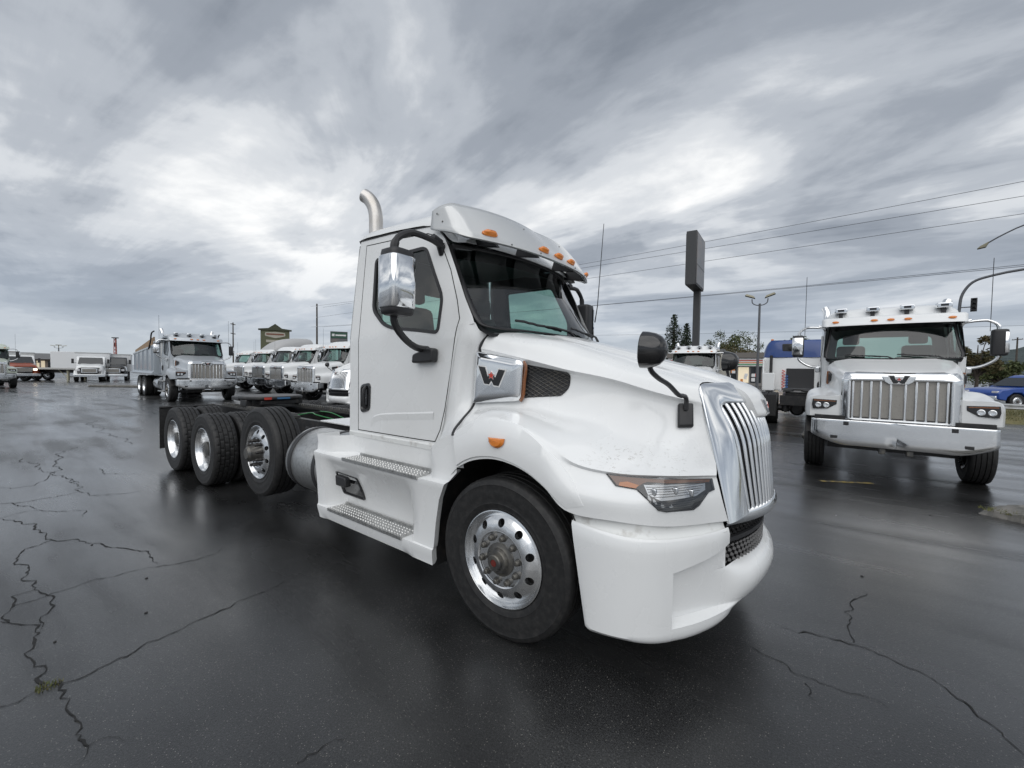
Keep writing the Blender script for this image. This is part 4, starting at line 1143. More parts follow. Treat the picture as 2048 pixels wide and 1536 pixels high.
# ------------------------------------------------------------------ square-nosed vocational truck, used for the parked rows
H49 = [
 [(-.12, 0, 2.0), (.05, 0, 1.965), (.25, 0, 1.93), (.45, 0, 1.89), (.6, 0, 1.86), (.75, 0, 1.83), (.92, 0, 1.79), (1.03, 0, 1.755)],
 [(-.36, .80, 1.98), (-.15, .78, 1.94), (.05, .76, 1.905), (.3, .735, 1.86), (.48, .715, 1.83), (.63, .70, 1.80), (.82, .68, 1.76), (.99, .66, 1.72)],
 [(-.42, .90, 1.88), (-.2, .875, 1.85), (0, .85, 1.82), (.25, .82, 1.775), (.45, .795, 1.745), (.6, .775, 1.715), (.8, .735, 1.67), (1.0, .69, 1.63)],
 [(-.44, .91, 1.65), (-.2, .885, 1.64), (0, .86, 1.62), (.25, .83, 1.59), (.45, .805, 1.56), (.6, .785, 1.53), (.8, .745, 1.49), (1.0, .695, 1.45)],
 [(-.47, .93, 1.46), (-.2, .91, 1.49), (0, .89, 1.48), (.25, .865, 1.45), (.45, .84, 1.43), (.6, .815, 1.41), (.8, .77, 1.39), (1.0, .70, 1.37)],
 [(-.45, 1.07, 1.34), (-.22, 1.06, 1.44), (0, 1.06, 1.455), (.22, 1.06, 1.43), (.42, 1.05, 1.40), (.58, 1.03, 1.385), (.8, .98, 1.37), (1.0, .9, 1.355)],
 [(-.42, 1.17, 1.26), (-.22, 1.165, 1.365), (0, 1.17, 1.39), (.22, 1.17, 1.36), (.42, 1.17, 1.31), (.6, 1.165, 1.31), (.8, 1.14, 1.325), (.985, 1.08, 1.33)],
 [(-.37, 1.2, 1.08), (-.22, 1.2, 1.2), (0, 1.2, 1.24), (.22, 1.2, 1.2), (.4, 1.2, 1.12), (.56, 1.195, 1.10), (.8, 1.17, 1.12), (.975, 1.11, 1.15)],
 [(-.36, 1.2, 1.04), (-.22, 1.2, 1.11), (0, 1.2, 1.15), (.2, 1.2, 1.11), (.38, 1.2, 1.03), (.5, 1.195, .985), (.8, 1.165, .99), (.97, 1.11, 1.0)]]
MESHGRID = None
def mesh_material():
    m = bpy.data.materials.new('perforated_grille'); m.use_nodes = True; nt = m.node_tree; b = nt.nodes['Principled BSDF']; L = nt.links.new
    tc = nd(nt, 'ShaderNodeTexCoord'); vo = nd(nt, 'ShaderNodeTexVoronoi'); vo.inputs['Scale'].default_value = 55; vo.inputs['Randomness'].default_value = .25
    L(tc.outputs['Object'], vo.inputs['Vector'])
    rp = ramp(nt, [(.25, (.03, .028, .026)), (.5, (.36, .34, .31))]); L(vo.outputs['Distance'], rp.inputs[0]); L(rp.outputs[0], b.inputs['Base Color'])
    b.inputs['Metallic'].default_value = .6; b.inputs['Roughness'].default_value = .4
    return m
MESHM = mesh_material()
def build49(t, paint, visor=True, lamps=True, stacks=True):
    build_cab(t, paint)
    rows = [[Vector((x, -y, z)) for x, y, z in r_] for r_ in H49]
    g = surf(rows, 4, 3, vcrease=(2,))
    mb = MB().grid(g); low = g[-1]; mb.grid([low, [p+Vector((0, .06, 0)) for p in low]])
    # fender front face
    end = [r_[-1] for r_ in g]; k0 = next(i for i, p in enumerate(end) if p.z < 1.40)
    prof = end[k0:]+[Vector((1.0, -.70, 1.0))]
    n = len(prof); o = len(mb.v); mb.v += [tuple(p) for p in prof]; mb.f.append(tuple(o+i for i in range(n)))
    O('hood', mb.mirror(), paint, t, ang=42, weld=True)
    cw = [[(-.575, -1.0, 2.045), (-.5, -.985, 2.06), (-.44, -.95, 2.05), (-.40, -.87, 1.985)], [(-.62, -1.0, 1.84), (-.55, -.99, 1.84), (-.48, -.95, 1.84), (-.44, -.88, 1.84)],
          [(-.68, -1.0, 1.5), (-.6, -.99, 1.5), (-.52, -.96, 1.48), (-.47, -.9, 1.46)], [(-.79, -1.02, 1.09), (-.7, -1.06, 1.1), (-.55, -1.12, 1.16), (-.42, -1.14, 1.22)]]
    O2('cowl_panel', MB().grid(surf([[Vector(p) for p in r_] for r_ in cw], 3, 3)), paint, t, ang=50)
    O('cowl_top', MB().grid([[(-.42, y*.94, 2.03), (-.2-.2*y*y, y*.92, 1.985), (-.1-.25*y*y, y*.9, 1.96)] for y in (-1, -.5, 0, .5, 1)]), BLACK, t)
    pts = [(.62*math.cos(R(a)), .515+.63*math.sin(R(a))) for a in range(15, 166, 15)]
    wm = MB().grid([[(x, -1.17, z) for x, z in pts], [(x, -.55, z) for x, z in pts]]); wm.add([(x, -.55, z) for x, z in pts], [tuple(range(len(pts)))])
    O2('wheel_housing', wm, FRAME_BLACK, t)
    O('engine_block', MB().box(-.5, .95, -.55, .55, .62, 1.6), FRAME_BLACK, t)
    # grille: surround, mesh, bars, badge
    gp = part('grille', t)
    sur = ring(rnd_poly([(-.70, .97), (.70, .97), (.69, 1.66), (.655, 1.755), (-.655, 1.755), (-.69, 1.66)], .03), [(-.575, 1.0), (.575, 1.0), (.575, 1.62), (-.575, 1.62)], (0, 1.35), lambda y, z: (1.065-.06*max(0, abs(y)-.58)/.12-.055*max(0, z-1.64)/.11, y, z), 3, 40)
    O('grille_surround', sur, CHROME, gp, ang=50, solid=.02)
    O('grille_mesh', MB().box(1.02, 1.03, -.57, .57, .99, 1.63), MESHM, gp)
    for y in (-.545, -.435, -.32, -.205, -.085, .085, .205, .32, .435, .545):
        O('grille_bar', MB().box(1.03, 1.058, y-.014, y+.014, .99, 1.62), CHROME, gp, bevel=.006)
    O('grille_rail', MB().box(1.03, 1.07, -.56, .56, .985, 1.012), ALU, gp, bevel=.004)
    sh = [(-.20, 1.70), (.20, 1.70), (.165, 1.615), (.115, 1.575), (-.115, 1.575), (-.165, 1.615)]
    O('badge_shield', MB().prism(sh, 1.06, 1.085, 'x'), CHROME, gp, bevel=.006)
    emblem(gp, .24, lambda a, b, h: Vector((1.086+h, a, 1.648+b)))
    # headlights
    for s in (-1, 1):
        hl = part('headlight', t)
        pl = [(s*y, z) for y, z in ((.745, 1.285), (1.075, 1.295), (1.085, 1.20), (1.07, 1.125), (.87, 1.135), (.75, 1.215))]
        O('headlight_body', MB().prism(pl, .985, 1.008, 'x'), BLACK_GLOSS, hl, bevel=.004)
        O('turn_signal_strip', MB().prism([(s*.765, 1.272), (s*1.06, 1.281), (s*1.06, 1.265), (s*.765, 1.258)], 1.0, 1.012, 'x'), AMBER_DK, hl)
        for y in (.89, 1.0):
            O('lamp_unit', MB().rev([(.044, .0), (.044, .012), (.036, .014), (.03, .006), (0, .004)], 18, 'x', (1.004, s*y, 1.195)), CHROME, hl)
        ip = part('side_intake', t)
        O('intake_cover', MB().prism(rnd_poly([(-.45, 1.82), (-.05, 1.775), (-.06, 1.54), (-.47, 1.53)], .03), *sorted((s*.86, s*.915))), CHROME, ip, bevel=.012)
        O('intake_mesh_back', MB().prism(rnd_poly([(-.05, 1.765), (.22, 1.73), (.2, 1.60), (-.06, 1.55)], .02), *sorted((s*.80, s*.878))), BLACK, ip, bevel=.006)
        O('intake_marker', MB().prism([(-.055, 1.78), (-.03, 1.775), (-.04, 1.535), (-.065, 1.535)], *sorted((s*.85, s*.905))), AMBER_DK, ip)
        # steps and tank
        fa = part('side_steps', t)
        for z in (.42, .88):
            O('step_tread', MB().box(-1.75, -.75, *sorted((s*.95, s*1.22)), z-.05, z), ALU_DULL, fa, bevel=.01)
        O('step_hanger', MB().box(-1.72, -.8, *sorted((s*.95, s*1.02)), .38, 1.06), paint, fa)
        tk = O('fuel_tank', MB().rev([(0, -.01), (.3, 0), (.31, .02), (.31, .9), (.3, .92), (0, .93)], 28, 'x', (-2.8, s*.9, .72)), ALU, t)
    # bumper
    bp_ = part('bumper', t)
    rows = []
    for x, y, z0, z1 in ((.80, 1.085, .74, .965), (.95, 1.085, .72, .965), (1.05, 1.08, .70, .965), (1.10, 1.06, .69, .965), (1.125, 1.02, .672, .965), (1.13, .98, .65, .965), (1.135, .70, .55, .965), (1.145, .45, .55, .965), (1.15, 0, .55, .965)):
        rows.append([Vector((x-.03, -y+.01, z1+.004)), Vector((x, -y, z1)), Vector((x+.004, -y, z1-.03)), Vector((x+.006, -y, (z0+z1)/2)), Vector((x+.002, -y, z0+.02)), Vector((x-.02, -y+.01, z0))])
    O('bumper_skin', MB().grid(surf(rows, 2, 3)).mirror(), mat('bumper_aluminium', (.72, .73, .74), .16, metal=1, rvar=(5, .1, .22)), bp_, ang=50, weld=True, solid=.006)
    O('bumper_gap', MB().box(.5, 1.05, -1.04, 1.04, .93, 1.03), FRAME_BLACK, bp_)
    for s in (-1, 1):
        O('bumper_slot', MB().box(1.13, 1.156, *sorted((s*.585, s*.655)), .885, .945), BLACK, bp_, bevel=.006)
        O('fog_lamp', MB().box(1.12, 1.15, *sorted((s*.72, s*.82)), .655, .71), BLACK_GLOSS, bp_, bevel=.008)
        O('tow_hook', MB().box(1.0, 1.1, *sorted((s*.12, s*.2)), .46, .6), STEEL, bp_, bevel=.01)
    if visor:
        vis = part('sun_visor', t)
        vx = lambda y: -.40-.10*abs(y/.9)**2.4
        rows = [[Vector((vx(y)-.02, -y, 2.665)), Vector((vx(y), -y, 2.665)), Vector((vx(y)-.05, -y, 2.74)), Vector((vx(y)-.10, -y, 2.82)), Vector((vx(y)-.22, -y, 2.84))] for y in (0, .3, .6, .8, .9, .97)]
        rows += [[Vector((x+.02, -1.0, z0)), Vector((x, -1.01, z0)), Vector((x, -1.01, z0+.06)), Vector((x, -1.005, z0+.12)), Vector((x, -.98, z0+.135))] for x, z0 in ((-.66, 2.69), (-.85, 2.72))]
        O('visor_panel', MB().grid(surf(rows, 3, 3)).mirror(), paint, vis, solid=.006, weld=True, ang=50)
        for y in (-.80, -.23, 0, .23, .80):
            O('marker_light', MB().rev([(.055, 0), (.05, .015), (.02, .022), (0, .022)], 14, 'x', (0, 0, 0)).moved(lambda p: Vector((p.x+vx(y)-.03, p.y+y, p.z*.42+2.745))), AMBER, vis)
    if lamps:
        for y in (-.72, -.24, .24, .72):
            ra = part('roof_lamp', t)
            O('lamp_housing', MB().box(-.86, -.66, y-.10, y+.10, 2.94, 3.03), CHROME, ra, bevel=.015)
            O('lamp_foot', MB().box(-.82, -.72, y-.03, y+.03, 2.80, 2.95), BLACK, ra)
            O('lamp_face', MB().box(-.662, -.655, y-.05, y+.05, 2.965, 3.005), BLACK_GLOSS, ra)
    if stacks:
        for s in (-1, 1):
            ex = O('exhaust_stack', MB().tube([(-2.15, s*.95, 1.2), (-2.15, s*.95, 2.95), (-2.15, s*.95, 3.02), (-2.17, s*.96, 3.16), (-2.23, s*.99, 3.24)], .075, 16), CHROME, t)
            O('heat_shield', MB().rev([(.095, 0), (.095, .9)], 18, 'z', (-2.15, s*.95, 1.7)), ALU_DULL, ex)
    mirror_set(t, -1, CHROME, ALU); mirror_set(t, 1, CHROME, ALU)
    O('antenna', MB().tube([(-.8, -1.30, 2.5), (-.8, -1.30, 3.75)], .005, 5), BLACK, t)
    O('antenna', MB().tube([(-.8, 1.30, 2.5), (-.8, 1.30, 3.75)], .005, 5), BLACK, t)
    chassis(t, -7.0, 1.0, [(-5.2, .515), (-6.5, .515)])
    O('front_axle', MB().box(-.06, .06, -.85, .85, .36, .47), FRAME_BLACK, t)
    O('cab_underside', MB().box(-1.92, -.5, -.98, .98, .98, 1.08), FRAME_BLACK, t)
    for s in (-1, 1):
        wheel(t, 'steer', (0, s*1.045, .513), s)
        for x in (-5.2, -6.5):
            wheel(t, 'drive', (x, s*1.045, .513), s); wheel(t, 'inner', (x, s*.705, .513), s)

def dump_body(t, skin, inner, x0=-7.6, x1=-2.35, tarp=None):
    b = part('dump_body', t)
    zt0, zt1, zb = 2.12, 2.42, 1.12
    sd = MB().prism([(x0, zb+.15), (x0+.15, zb), (x1, zb), (x1, zt1), (x0, zt0)], -1.24, -1.18)
    O2('body_side', sd, skin, b, bevel=.01)
    O('body_floor', MB().box(x0, x1, -1.2, 1.2, zb-.02, zb+.05), skin, b)
    O('body_front', MB().box(x1-.06, x1+.02, -1.24, 1.24, zb, zt1+.25), skin, b, bevel=.01)
    O('body_tailgate', MB().box(x0-.05, x0+.01, -1.2, 1.2, zb+.1, zt0), skin, b)
    O('cab_shield', MB().prism([(x1, zt1+.22), (-1.15, zt1+.44), (-1.15, zt1+.37), (x1, zt1+.12)], -1.1, 1.1), skin, b, bevel=.01)
    O2('top_rail', MB().box(x0, x1, -1.27, -1.16, 0, .08).moved(lambda p: Vector((p.x, p.y, p.z+lerp(zt0, zt1, (p.x-x0)/(x1-x0))))), skin, b)
    O2('bottom_rail', MB().prism([(-1.36, zb), (-1.36, zb+.07), (-1.22, zb+.2), (-1.22, zb)], x0+.1, x1, 'x'), skin, b, bevel=.01)
    for k in range(5):
        x = lerp(x0+.4, x1-.4, k/4); O2('body_rib', MB().box(x-.05, x+.05, -1.28, -1.23, zb, lerp(zt0, zt1, k/4)), skin, b)
    if tarp:
        O2('side_board', MB().prism([(x0+.35, zt0+.08), (x0+.35, zt0+.24), (x1-.1, zt1+.46), (x1-.1, zt1+.08)], -1.22, -1.17), tarp, b, bevel=.008)
        O2('tarp_arm', MB().tube(spline([(x1-.8, -1.3, zt1-.1), (x1-.3, -1.3, zt1+.25), (x1-.05, -1.3, zt1+.62), (x1+.25, -1.26, zt1+.7)], 3), .03, 8), BLACK, b)
    return b
# ================================================================== ground
def asphalt():
    m = bpy.data.materials.new('wet_asphalt'); m.use_nodes = True; nt = m.node_tree; b = nt.nodes['Principled BSDF']; L = nt.links.new
    tc = nd(nt, 'ShaderNodeTexCoord'); P = tc.outputs['Object']
    def noise(scale, det=4, rough=.55, dist=0, mapping=None):
        n = nd(nt, 'ShaderNodeTexNoise'); n.inputs['Scale'].default_value = scale; n.inputs['Detail'].default_value = det; n.inputs['Roughness'].default_value = rough; n.inputs['Distortion'].default_value = dist
        if mapping:
            mp = nd(nt, 'ShaderNodeMapping'); mp.inputs['Scale'].default_value = mapping[0]; mp.inputs['Rotation'].default_value = (0, 0, R(mapping[1])); L(P, mp.inputs[0]); L(mp.outputs[0], n.inputs['Vector'])
        else: L(P, n.inputs['Vector'])
        return n.outputs['Fac']
    big = noise(.22, 5, .6, .6); mid = noise(1.6, 6, .65); fine = noise(85, 5, .75); streak = noise(.9, 5, .6, .3, ((.25, 1.6, 1), 20))
    c1 = ramp(nt, [(.3, (.010, .0102, .0105)), (.7, (.026, .0265, .027))]); L(mid, c1.inputs[0])
    c2 = ramp(nt, [(.33, .50), (.47, .95), (.66, 1.45)]); L(big, c2.inputs[0])
    m1 = nd(nt, 'ShaderNodeMix', data_type='RGBA', blend_type='MULTIPLY'); m1.inputs['Factor'].default_value = 1; L(c1.outputs[0], m1.inputs[6]); L(c2.outputs[0], m1.inputs[7])
    # exposed light stones in the binder
    vo = nd(nt, 'ShaderNodeTexVoronoi'); vo.inputs['Scale'].default_value = 95; L(P, vo.inputs['Vector'])
    st = ramp(nt, [(.0, 1.), (.16, 1.), (.26, 0.)]); L(vo.outputs['Distance'], st.inputs[0])
    sep = nd(nt, 'ShaderNodeSeparateColor'); L(vo.outputs['Color'], sep.inputs[0])
    pick = ramp(nt, [(.60, 0.), (1.0, 1.)]); L(sep.outputs[0], pick.inputs[0])
    k = nd(nt, 'ShaderNodeMath', operation='MULTIPLY'); L(st.outputs[0], k.inputs[0]); L(pick.outputs[0], k.inputs[1])
    gr = ramp(nt, [(.36, .45), (.5, .95), (.66, 2.1)]); L(noise(120, 3, .8), gr.inputs[0])
    mg = nd(nt, 'ShaderNodeMix', data_type='RGBA', blend_type='MULTIPLY'); mg.inputs['Factor'].default_value = 1; L(m1.outputs[2], mg.inputs[6]); L(gr.outputs[0], mg.inputs[7])
    m2 = nd(nt, 'ShaderNodeMix', data_type='RGBA'); L(k.outputs[0], m2.inputs['Factor']); L(mg.outputs[2], m2.inputs[6]); m2.inputs[7].default_value = (.23, .22, .20, 1)
    L(m2.outputs[2], b.inputs['Base Color'])
    # standing moisture: smooth here, open-grained there
    ad = nd(nt, 'ShaderNodeMath', operation='ADD'); L(big, ad.inputs[0]); L(streak, ad.inputs[1])
    rr = ramp(nt, [(.36, .22), (.44, .30), (.52, .38), (.64, .48)])
    hf = nd(nt, 'ShaderNodeMath', operation='MULTIPLY'); L(ad.outputs[0], hf.inputs[0]); hf.inputs[1].default_value = .5
    L(hf.outputs[0], rr.inputs[0]); L(rr.outputs[0], b.inputs['Roughness'])
    b.inputs['Specular IOR Level'].default_value = .38
    cwt = ramp(nt, [(.38, 1.), (.50, .9), (.58, .6)]); L(hf.outputs[0], cwt.inputs[0]); L(cwt.outputs[0], b.inputs['Coat Weight'])
    crg = ramp(nt, [(.38, .10), (.47, .19), (.58, .33)]); L(hf.outputs[0], crg.inputs[0]); L(crg.outputs[0], b.inputs['Coat Roughness'])
    b.inputs['Coat IOR'].default_value = 1.47
    bs = nd(nt, 'ShaderNodeMath', operation='MULTIPLY'); L(rr.outputs[0], bs.inputs[0]); bs.inputs[1].default_value = 1.3
    bp = nd(nt, 'ShaderNodeBump'); bp.inputs['Distance'].default_value = .006; L(bs.outputs[0], bp.inputs['Strength']); L(fine, bp.inputs['Height']); L(bp.outputs[0], b.inputs['Normal'])
    bc = nd(nt, 'ShaderNodeBump'); bc.inputs['Distance'].default_value = .004; bc.inputs['Strength'].default_value = .22; L(fine, bc.inputs['Height']); L(bc.outputs[0], b.inputs['Coat Normal'])
    return m
ASPH = asphalt()
ground = struct(O('ground', MB().grid([[(x, y, 0) for x in (-2500, -300, -60, -10, 10, 60, 300, 2500)] for y in (-2500, -300, -60, -10, 10, 60, 300, 2500)]), ASPH, flat=True))
CRACK = mat('crack_shadow', (.012, .012, .012), .8)
MOSS = mat('moss', (.10, .12, .03), .9, noise=((.16, .13, .05), 30, .4, .7, 4))
_cr = random.Random(11)
def crack(pts, w=.011, jit=.018):
    P = [Vector((x, y, 0)) for x, y in pts]; path = []
    for a, b in zip(P, P[1:]):
        ln = (b-a).length; n = max(3, int(ln/.035)); d = (b-a).normalized(); s_ = Vector((-d.y, d.x, 0)); ph = [_cr.random()*9 for _ in range(3)]; drift = 0
        for i in range(n):
            t = i/n; env = math.sin(t*math.pi)**.5; drift = drift*.8+_cr.gauss(0, .010)
            path.append(a.lerp(b, t)+s_*env*(drift+ln*.05*math.sin(ph[0]+t*6)+ln*.02*math.sin(ph[1]+t*17)+.006*math.sin(ph[2]+t*n*.9))+d*_cr.gauss(0, .006)*env)
    path.append(P[-1])
    L_, R_ = [], []
    for i, p in enumerate(path):
        d = (path[min(i+1, len(path)-1)]-path[max(i-1, 0)]).normalized(); s_ = Vector((-d.y, d.x, 0))
        ww = .36*w*_cr.choice((.35, .6, .8, 1, 1, 1.2, 1.7))*min(1, (len(path)-1-i)/6+.15)
        L_.append(p+s_*ww+Vector((0, 0, .003))); R_.append(p-s_*ww+Vector((0, 0, .003)))
    O('crack', MB().grid([L_, R_]), CRACK, ground, flat=True)
for c_, w_ in (([(-1.628, -3.125), (-1.627, -3.037), (-1.628, -2.972), (-1.605, -2.905), (-1.614, -2.774), (-1.617, -2.66), (-1.665, -2.505), (-1.702, -2.346), (-1.709, -2.192), (-1.758, -2.036), (-1.739, -1.845), (-1.767, -1.629)], 0.01),
    ([(-1.688, -2.979), (-1.913, -2.996), (-2.143, -2.985), (-2.332, -2.944), (-2.515, -2.984), (-2.642, -3.054), (-2.707, -3.089)], 0.013),
    ([(-2.642, -3.054), (-2.917, -3.022), (-3.106, -3.024), (-3.117, -2.915), (-3.74, -2.905), (-3.997, -2.96), (-4.222, -2.895), (-4.324, -2.719), (-4.732, -2.762), (-5.109, -2.829), (-5.576, -2.994)], 0.013),
    ([(-4.324, -2.719), (-4.089, -2.564), (-3.833, -2.445), (-3.432, -2.293), (-3.299, -2.217), (-3.146, -2.241), (-2.897, -2.233)], 0.012),
    ([(-3.117, -2.915), (-2.9, -2.842), (-2.697, -2.849), (-2.574, -2.921), (-2.332, -2.944)], 0.011),
    ([(-2.917, -3.022), (-2.916, -2.874), (-2.958, -2.684), (-2.938, -2.535), (-2.913, -2.347), (-2.857, -2.242), (-2.76, -2.016), (-2.86, -1.742)], 0.007),
    ([(-5.607, -2.993), (-5.674, -2.727), (-5.221, -2.377), (-4.946, -2.438)], 0.01),
    ([(-6.328, -2.969), (-6.232, -2.869), (-5.708, -2.724)], 0.012),
    ([(-6.232, -2.869), (-6.2, -2.519), (-6.324, -2.303), (-6.875, -2.261), (-7.183, -2.363)], 0.012),
    ([(-6.324, -2.303), (-5.943, -2.246), (-5.665, -1.718)], 0.009),
    ([(-1.608, -2.917), (-1.434, -2.907), (-1.26, -2.91), (-1.145, -2.901), (-1.073, -2.92), (-0.99, -2.898), (-0.908, -2.962)], 0.01),
    ([(-0.99, -2.898), (-0.98, -2.834), (-0.875, -2.76)], 0.006),
    ([(-0.175, -2.37), (-0.152, -2.292), (-0.151, -2.207), (-0.136, -2.143)], 0.007),
    ([(-16.127, -0.846), (-13.082, -1.194), (-11.894, -1.089), (-11.066, -0.994), (-10.122, -1.107)], 0.014),
    ([(-10.569, -1.839), (-9.923, -2.18), (-8.858, -2.264), (-7.849, -2.416), (-7.283, -2.284), (-6.875, -2.261)], 0.014),
    ([(-7.335, -2.936), (-7.156, -2.645), (-7.849, -2.416)], 0.012),
    ([(-7.801, -1.899), (-7.266, -1.925), (-6.943, -1.562)], 0.01),
    ([(-9.803, -2.6), (-8.654, -2.52), (-7.849, -2.416)], 0.013),
    ([(-5.943, -2.246), (-5.701, -1.984)], 0.008),
    ([(1.428, 0.083), (1.558, 0.121), (1.669, 0.14), (1.783, 0.143), (1.869, 0.158), (1.956, 0.137), (2.058, 0.086), (2.153, 0.048), (2.206, -0.037), (2.264, -0.101), (2.305, -0.189), (2.338, -0.268), (2.378, -0.354)], 0.01),
    ([(1.811, 0.186), (1.798, 0.275), (1.803, 0.471), (1.778, 0.583), (1.836, 0.67), (1.85, 0.842), (1.919, 0.957), (1.909, 1.046)], 0.009),
    ([(1.3, -0.277), (1.35, -0.308), (1.458, -0.319), (1.503, -0.373), (1.585, -0.377), (1.663, -0.381), (1.768, -0.378), (1.841, -0.351), (1.92, -0.382)], 0.006),
    ([(1.57, -0.438), (1.588, -0.532), (1.64, -0.55)], 0.005)): crack(c_, w_)
# weeds in the wide joint
def tufts(name, c, rad, n, h, m, parent=None, seed=3):
    rg = random.Random(seed); mb = MB()
    for _ in range(n):
        a = rg.uniform(0, 6.28); q = rad*rg.random()**.5; x, y = c[0]+q*math.cos(a), c[1]+q*math.sin(a); b = rg.uniform(0, 6.28); hh = h*rg.uniform(.4, 1.2); lx, ly = rg.gauss(0, .4)*hh, rg.gauss(0, .4)*hh; w = hh*.12
        mb.add([(x-w*math.cos(b), y-w*math.sin(b), c[2]), (x+w*math.cos(b), y+w*math.sin(b), c[2]), (x+lx, y+ly, c[2]+hh)], [(0, 1, 2)])
    o = O(name, mb, m, parent, flat=True); o['kind'] = 'stuff'; return o
g0 = (-1.642, -2.962)
tf = tufts('weeds', (g0[0], g0[1], 0), .05, 120, .02, MOSS, ground)
# worn yellow line in front of the right-hand truck
YEL = mat('worn_yellow_paint', (.24, .18, .05), .7, noise=((.04, .04, .04), 14, .42, .6, 6))
ym = MB(); a, b = Vector((*(1.647, 5.022), .004)), Vector((*(2.313, 5.387), .004)); d = (b-a).normalized(); s_ = Vector((-d.y, d.x, 0))*.045
ym.add([a-s_, b-s_, b+s_, a+s_], [(0, 1, 2, 3)])
O('painted_line', ym, YEL, ground, flat=True)
# small stones and litter on the asphalt
rg = random.Random(5)
PEB = mat('pebble', (.03, .03, .03), .8)
for k, (px_, q_) in enumerate(((-3.878, -2.506), (-2.087, -2.479), (-2.685, -2.355), (1.800, 3.129), (2.727, 3.884), (1.927, 1.347), (-2.131, -2.897))):
    o2 = MB(); rr = rg.uniform(.006, .012)
    o2.rev([(0, 0), (rr, .002), (rr*.9, rr*.5), (rr*.4, rr*.8), (0, rr*.8)], 7, 'z')
    O('pebble', o2, PEB if k != 3 else WHITEPRINT, ground, loc=(px_, q_, 0), rz=rg.random()*6)

# broken kerb island, near right
CONC = mat('old_concrete', (.20, .19, .175), .85, noise=((.10, .10, .09), 5, .4, .65, 8), bump=(30, .5, .01))
ki = thing('kerb_island', 'broken mossy concrete kerb island at the right edge of the yard', 'kerb', (*(3.556, 4.816), 0))
kb = MB(); rg = random.Random(9); N = 26; rw = [[], [], [], []]
ax0, ax1 = Vector((*(3.292, 4.552), 0)), Vector((*(4.154, 4.099), 0)); dv = (ax1-ax0); nv = Vector((-dv.y, dv.x, 0)).normalized(); org = Vector(ki.location)
for i in range(N+1):
    t = i/N; c_ = ax0+dv*t-org; h = .10*(min(1, t*5))*(1+rg.gauss(0, .12)); w = .13+.05*rg.random()
    for j, (o_, z) in enumerate(((-w-.03, -.01), (-w, h*.8), (w*1.6, h), (w*1.6+.35, h*.5))): rw[j].append(c_+nv*(o_+rg.gauss(0, .012))+Vector((0, 0, max(-.01, z+rg.gauss(0, .006)))))
kb.grid(rw); O('kerb_stone', kb, CONC, ki)
for k in range(5):
    t = .12+.16*k; c_ = ax0+dv*t+nv*-.08-org; o = tufts('moss_tuft', (c_.x, c_.y, .06), .12, 160, .035, MOSS, ki, k)
# rough verge with a guard rail beyond the right-hand truck
GRASS = mat('dry_grass', (.17, .15, .07), .9, noise=((.09, .10, .04), 3, .4, .65, 6), bump=(40, .6, .03))
v0, v1 = Vector((*(6.148, 19.919), 0)), Vector((*(7.553, 19.662), 0)); vd = (v1-v0).normalized(); vn = Vector((-vd.y, vd.x, 0))
if vn.dot(v0-CAM) < 0: vn = -vn
vm = MB(); rw = []
for q, z in ((0, .002), (.25, .10), (.9, .22), (2.2, .30), (6, .35), (7, .005)): rw.append([v0+vd*s_+vn*q+Vector((0, 0, z+.02*math.sin(s_*3+q))) for s_ in [-1.0+.8*i for i in range(40)]])
vg = struct(O('verge', vm.grid(rw), GRASS))
tg = MB(); rg = random.Random(2)
for _ in range(5000):
    s_ = rg.uniform(-.8, 14); q = rg.uniform(.1, 3.0); p = v0+vd*s_+vn*q; z = interp(q, [(0, 0), (.25, .1), (.9, .22), (2.2, .3), (6, .35)]); h = rg.uniform(.05, .16)
    tg.add([p+Vector((-.01, 0, z-.02)), p+Vector((.012, .004, z-.02)), p+Vector((rg.gauss(0, .04), rg.gauss(0, .04), z+h))], [(0, 1, 2)])
gq = O('grass', tg, GRASS, flat=True); gq['kind'] = 'stuff'; gq['label'] = 'short dry grass on the verge under the guard rail'; gq['category'] = 'grass'
gr_ = thing('guard_rail', 'pale steel guard rail on short posts beyond the right-hand truck', 'guard rail', tuple(v0+vn*1.0))
GALV = mat('galvanised', (.52, .53, .54), .45, metal=.5, noise=((.40, .40, .38), 6, .4, .7, 4))
rl = MB(); prof = [(0, .48), (.05, .52), (0, .57), (.0, .60), (.05, .65), (0, .70)]
rl.grid([[vd*s_-vn*o_+Vector((0, 0, z)) for o_, z in prof] for s_ in [-.5+.5*i for i in range(36)]])
O('rail', rl, GALV, gr_, solid=.006)
for i in range(9):
    p = vd*(-.4+2*i)+vn*.08; O('post', MB().box(p.x-.05, p.x+.05, p.y-.06, p.y+.06, -.02, .72), GALV, gr_)

